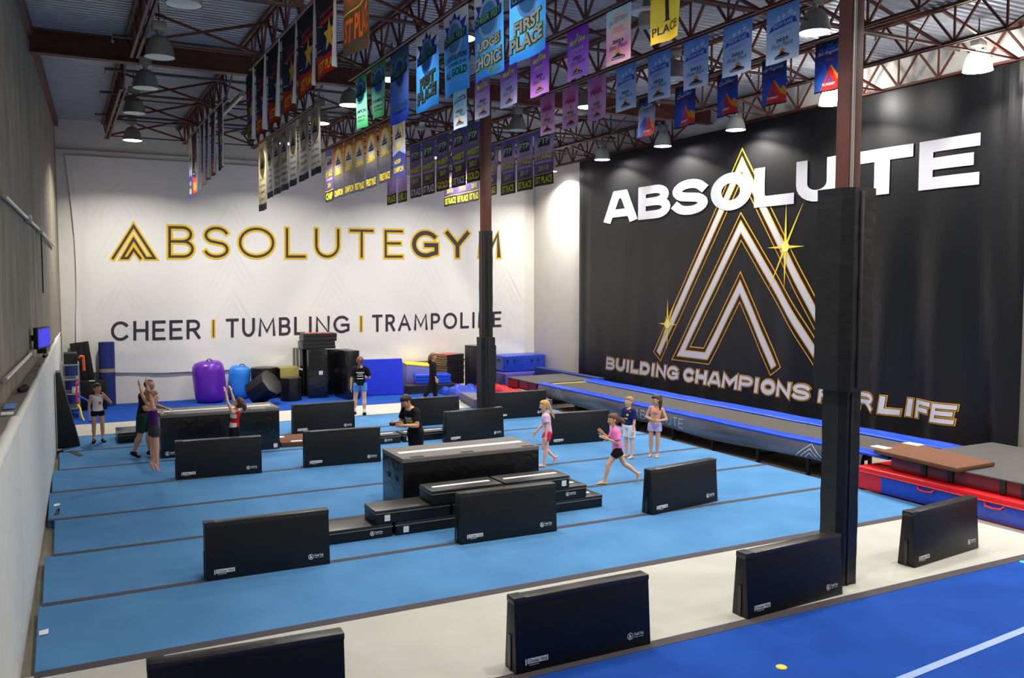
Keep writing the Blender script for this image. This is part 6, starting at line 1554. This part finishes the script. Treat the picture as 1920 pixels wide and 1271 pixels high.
person('girl in a bright pink tee and black shorts running left in full stride', (1157, 906), -88, 1.40, {'L': ((.56, .03, -.84), (.22, 0, -1), (1, 0, .02)), 'R': ((-.46, -.03, -.9), (-.86, 0, -.62), (.35, 0, -1))},
       {'L': ((-.15, .22, -.95), (.85, -.15, .35)), 'R': ((.22, -.15, -.92), (.72, .10, .65))}, spine=(.16, 0, 1), head=(.14, 0, 1), look=(1, .25, -.05), skin_rgb=(222, 168, 132), hair_rgb=(92, 58, 36),
       tail=[{'p': [(-.7, 0, .2), (-1.2, .1, -.2), (-1.7, .2, -.7), (-1.9, .2, -1.1)], 'r': [.4, .4, .3, .12]}],
       top={'m': cloth('bright_pink_tee', (240, 128, 190)), 'sleeve': .75, 'u0': -.06, 'fit': .022}, bottom={'m': BLKP, 'len': .45, 'fit': .016, 'flare': 1.1})
YP_ = cloth('jersey_yellow', (230, 206, 60))
person('boy in a navy jersey with yellow shoulder stripes and white shorts', (1179, 858), -52, 1.33, ST_L, {'L': ((.02, .14, -1), (.14, .02, -1)), 'R': ((.05, -.14, -1), (.16, -.02, -1))}, head=(.02, 0, 1), look=(1, -.15, .02),
       skin_rgb=(232, 182, 152), hair_rgb=(170, 124, 72), hairkind='short', palms={'L': (0, -1, 0), 'R': (0, 1, 0)},
       top={'m': cloth('navy_jersey', (26, 36, 88)), 'sleeve': .75, 'u0': -.08, 'fit': .020, 'prints': [(.62, .74, 6, 30, YP_, 'yellow crest'), (.44, .51, -22, 22, YP_, 'yellow lettering'), (.86, .90, 40, 75, YP_, 'yellow shoulder stripes'), (.86, .90, -75, -40, YP_, 'yellow shoulder stripes')]},
       bottom={'m': cloth('white_shorts', (220, 224, 230)), 'len': .72, 'fit': .022, 'flare': 1.2})
person('girl in a peach sleeveless top and lilac shorts leaning with arms across her belly', (1227, 856), -20, 1.37, {'L': ((.0, .0, -1), (-.02, -.06, -1), (1, .1, 0)), 'R': ((.0, -.02, -1), (-.02, -.0, -1), (1, -.2, 0))},
       {'L': ((.10, .42, -.9), (.62, -.80, -.10)), 'R': ((.14, -.40, -.9), (.62, .72, -.16))}, spine=(.06, .13, 1), head=(.12, -.16, 1), look=(1, -.75, -.12), skin_rgb=(214, 160, 124), hair_rgb=(58, 36, 28),
       tail=[{'p': [(-.7, -.2, .65), (-.8, .6, .6), (-.4, .9, -.2), (.0, .9, -1.2), (.1, .8, -1.9)], 'r': [.24, .30, .34, .32, .12]}],
       top={'m': cloth('peach_top', (242, 176, 152)), 'sleeve': 0, 'u0': .02, 'u1': .92, 'fit': .014, 'prints': [(.64, .70, -30, 30, cloth('coral_print', (226, 110, 130)), 'coral print'), (.52, .58, -34, 20, cloth('mint_print', (120, 206, 180)), 'mint print'), (.40, .46, -20, 36, cloth('gold_print', (226, 196, 90)), 'gold print')]},
       bottom={'m': cloth('lilac_shorts', (186, 176, 216)), 'len': .40, 'fit': .018, 'flare': 1.18})
bpy.context.view_layer.update()
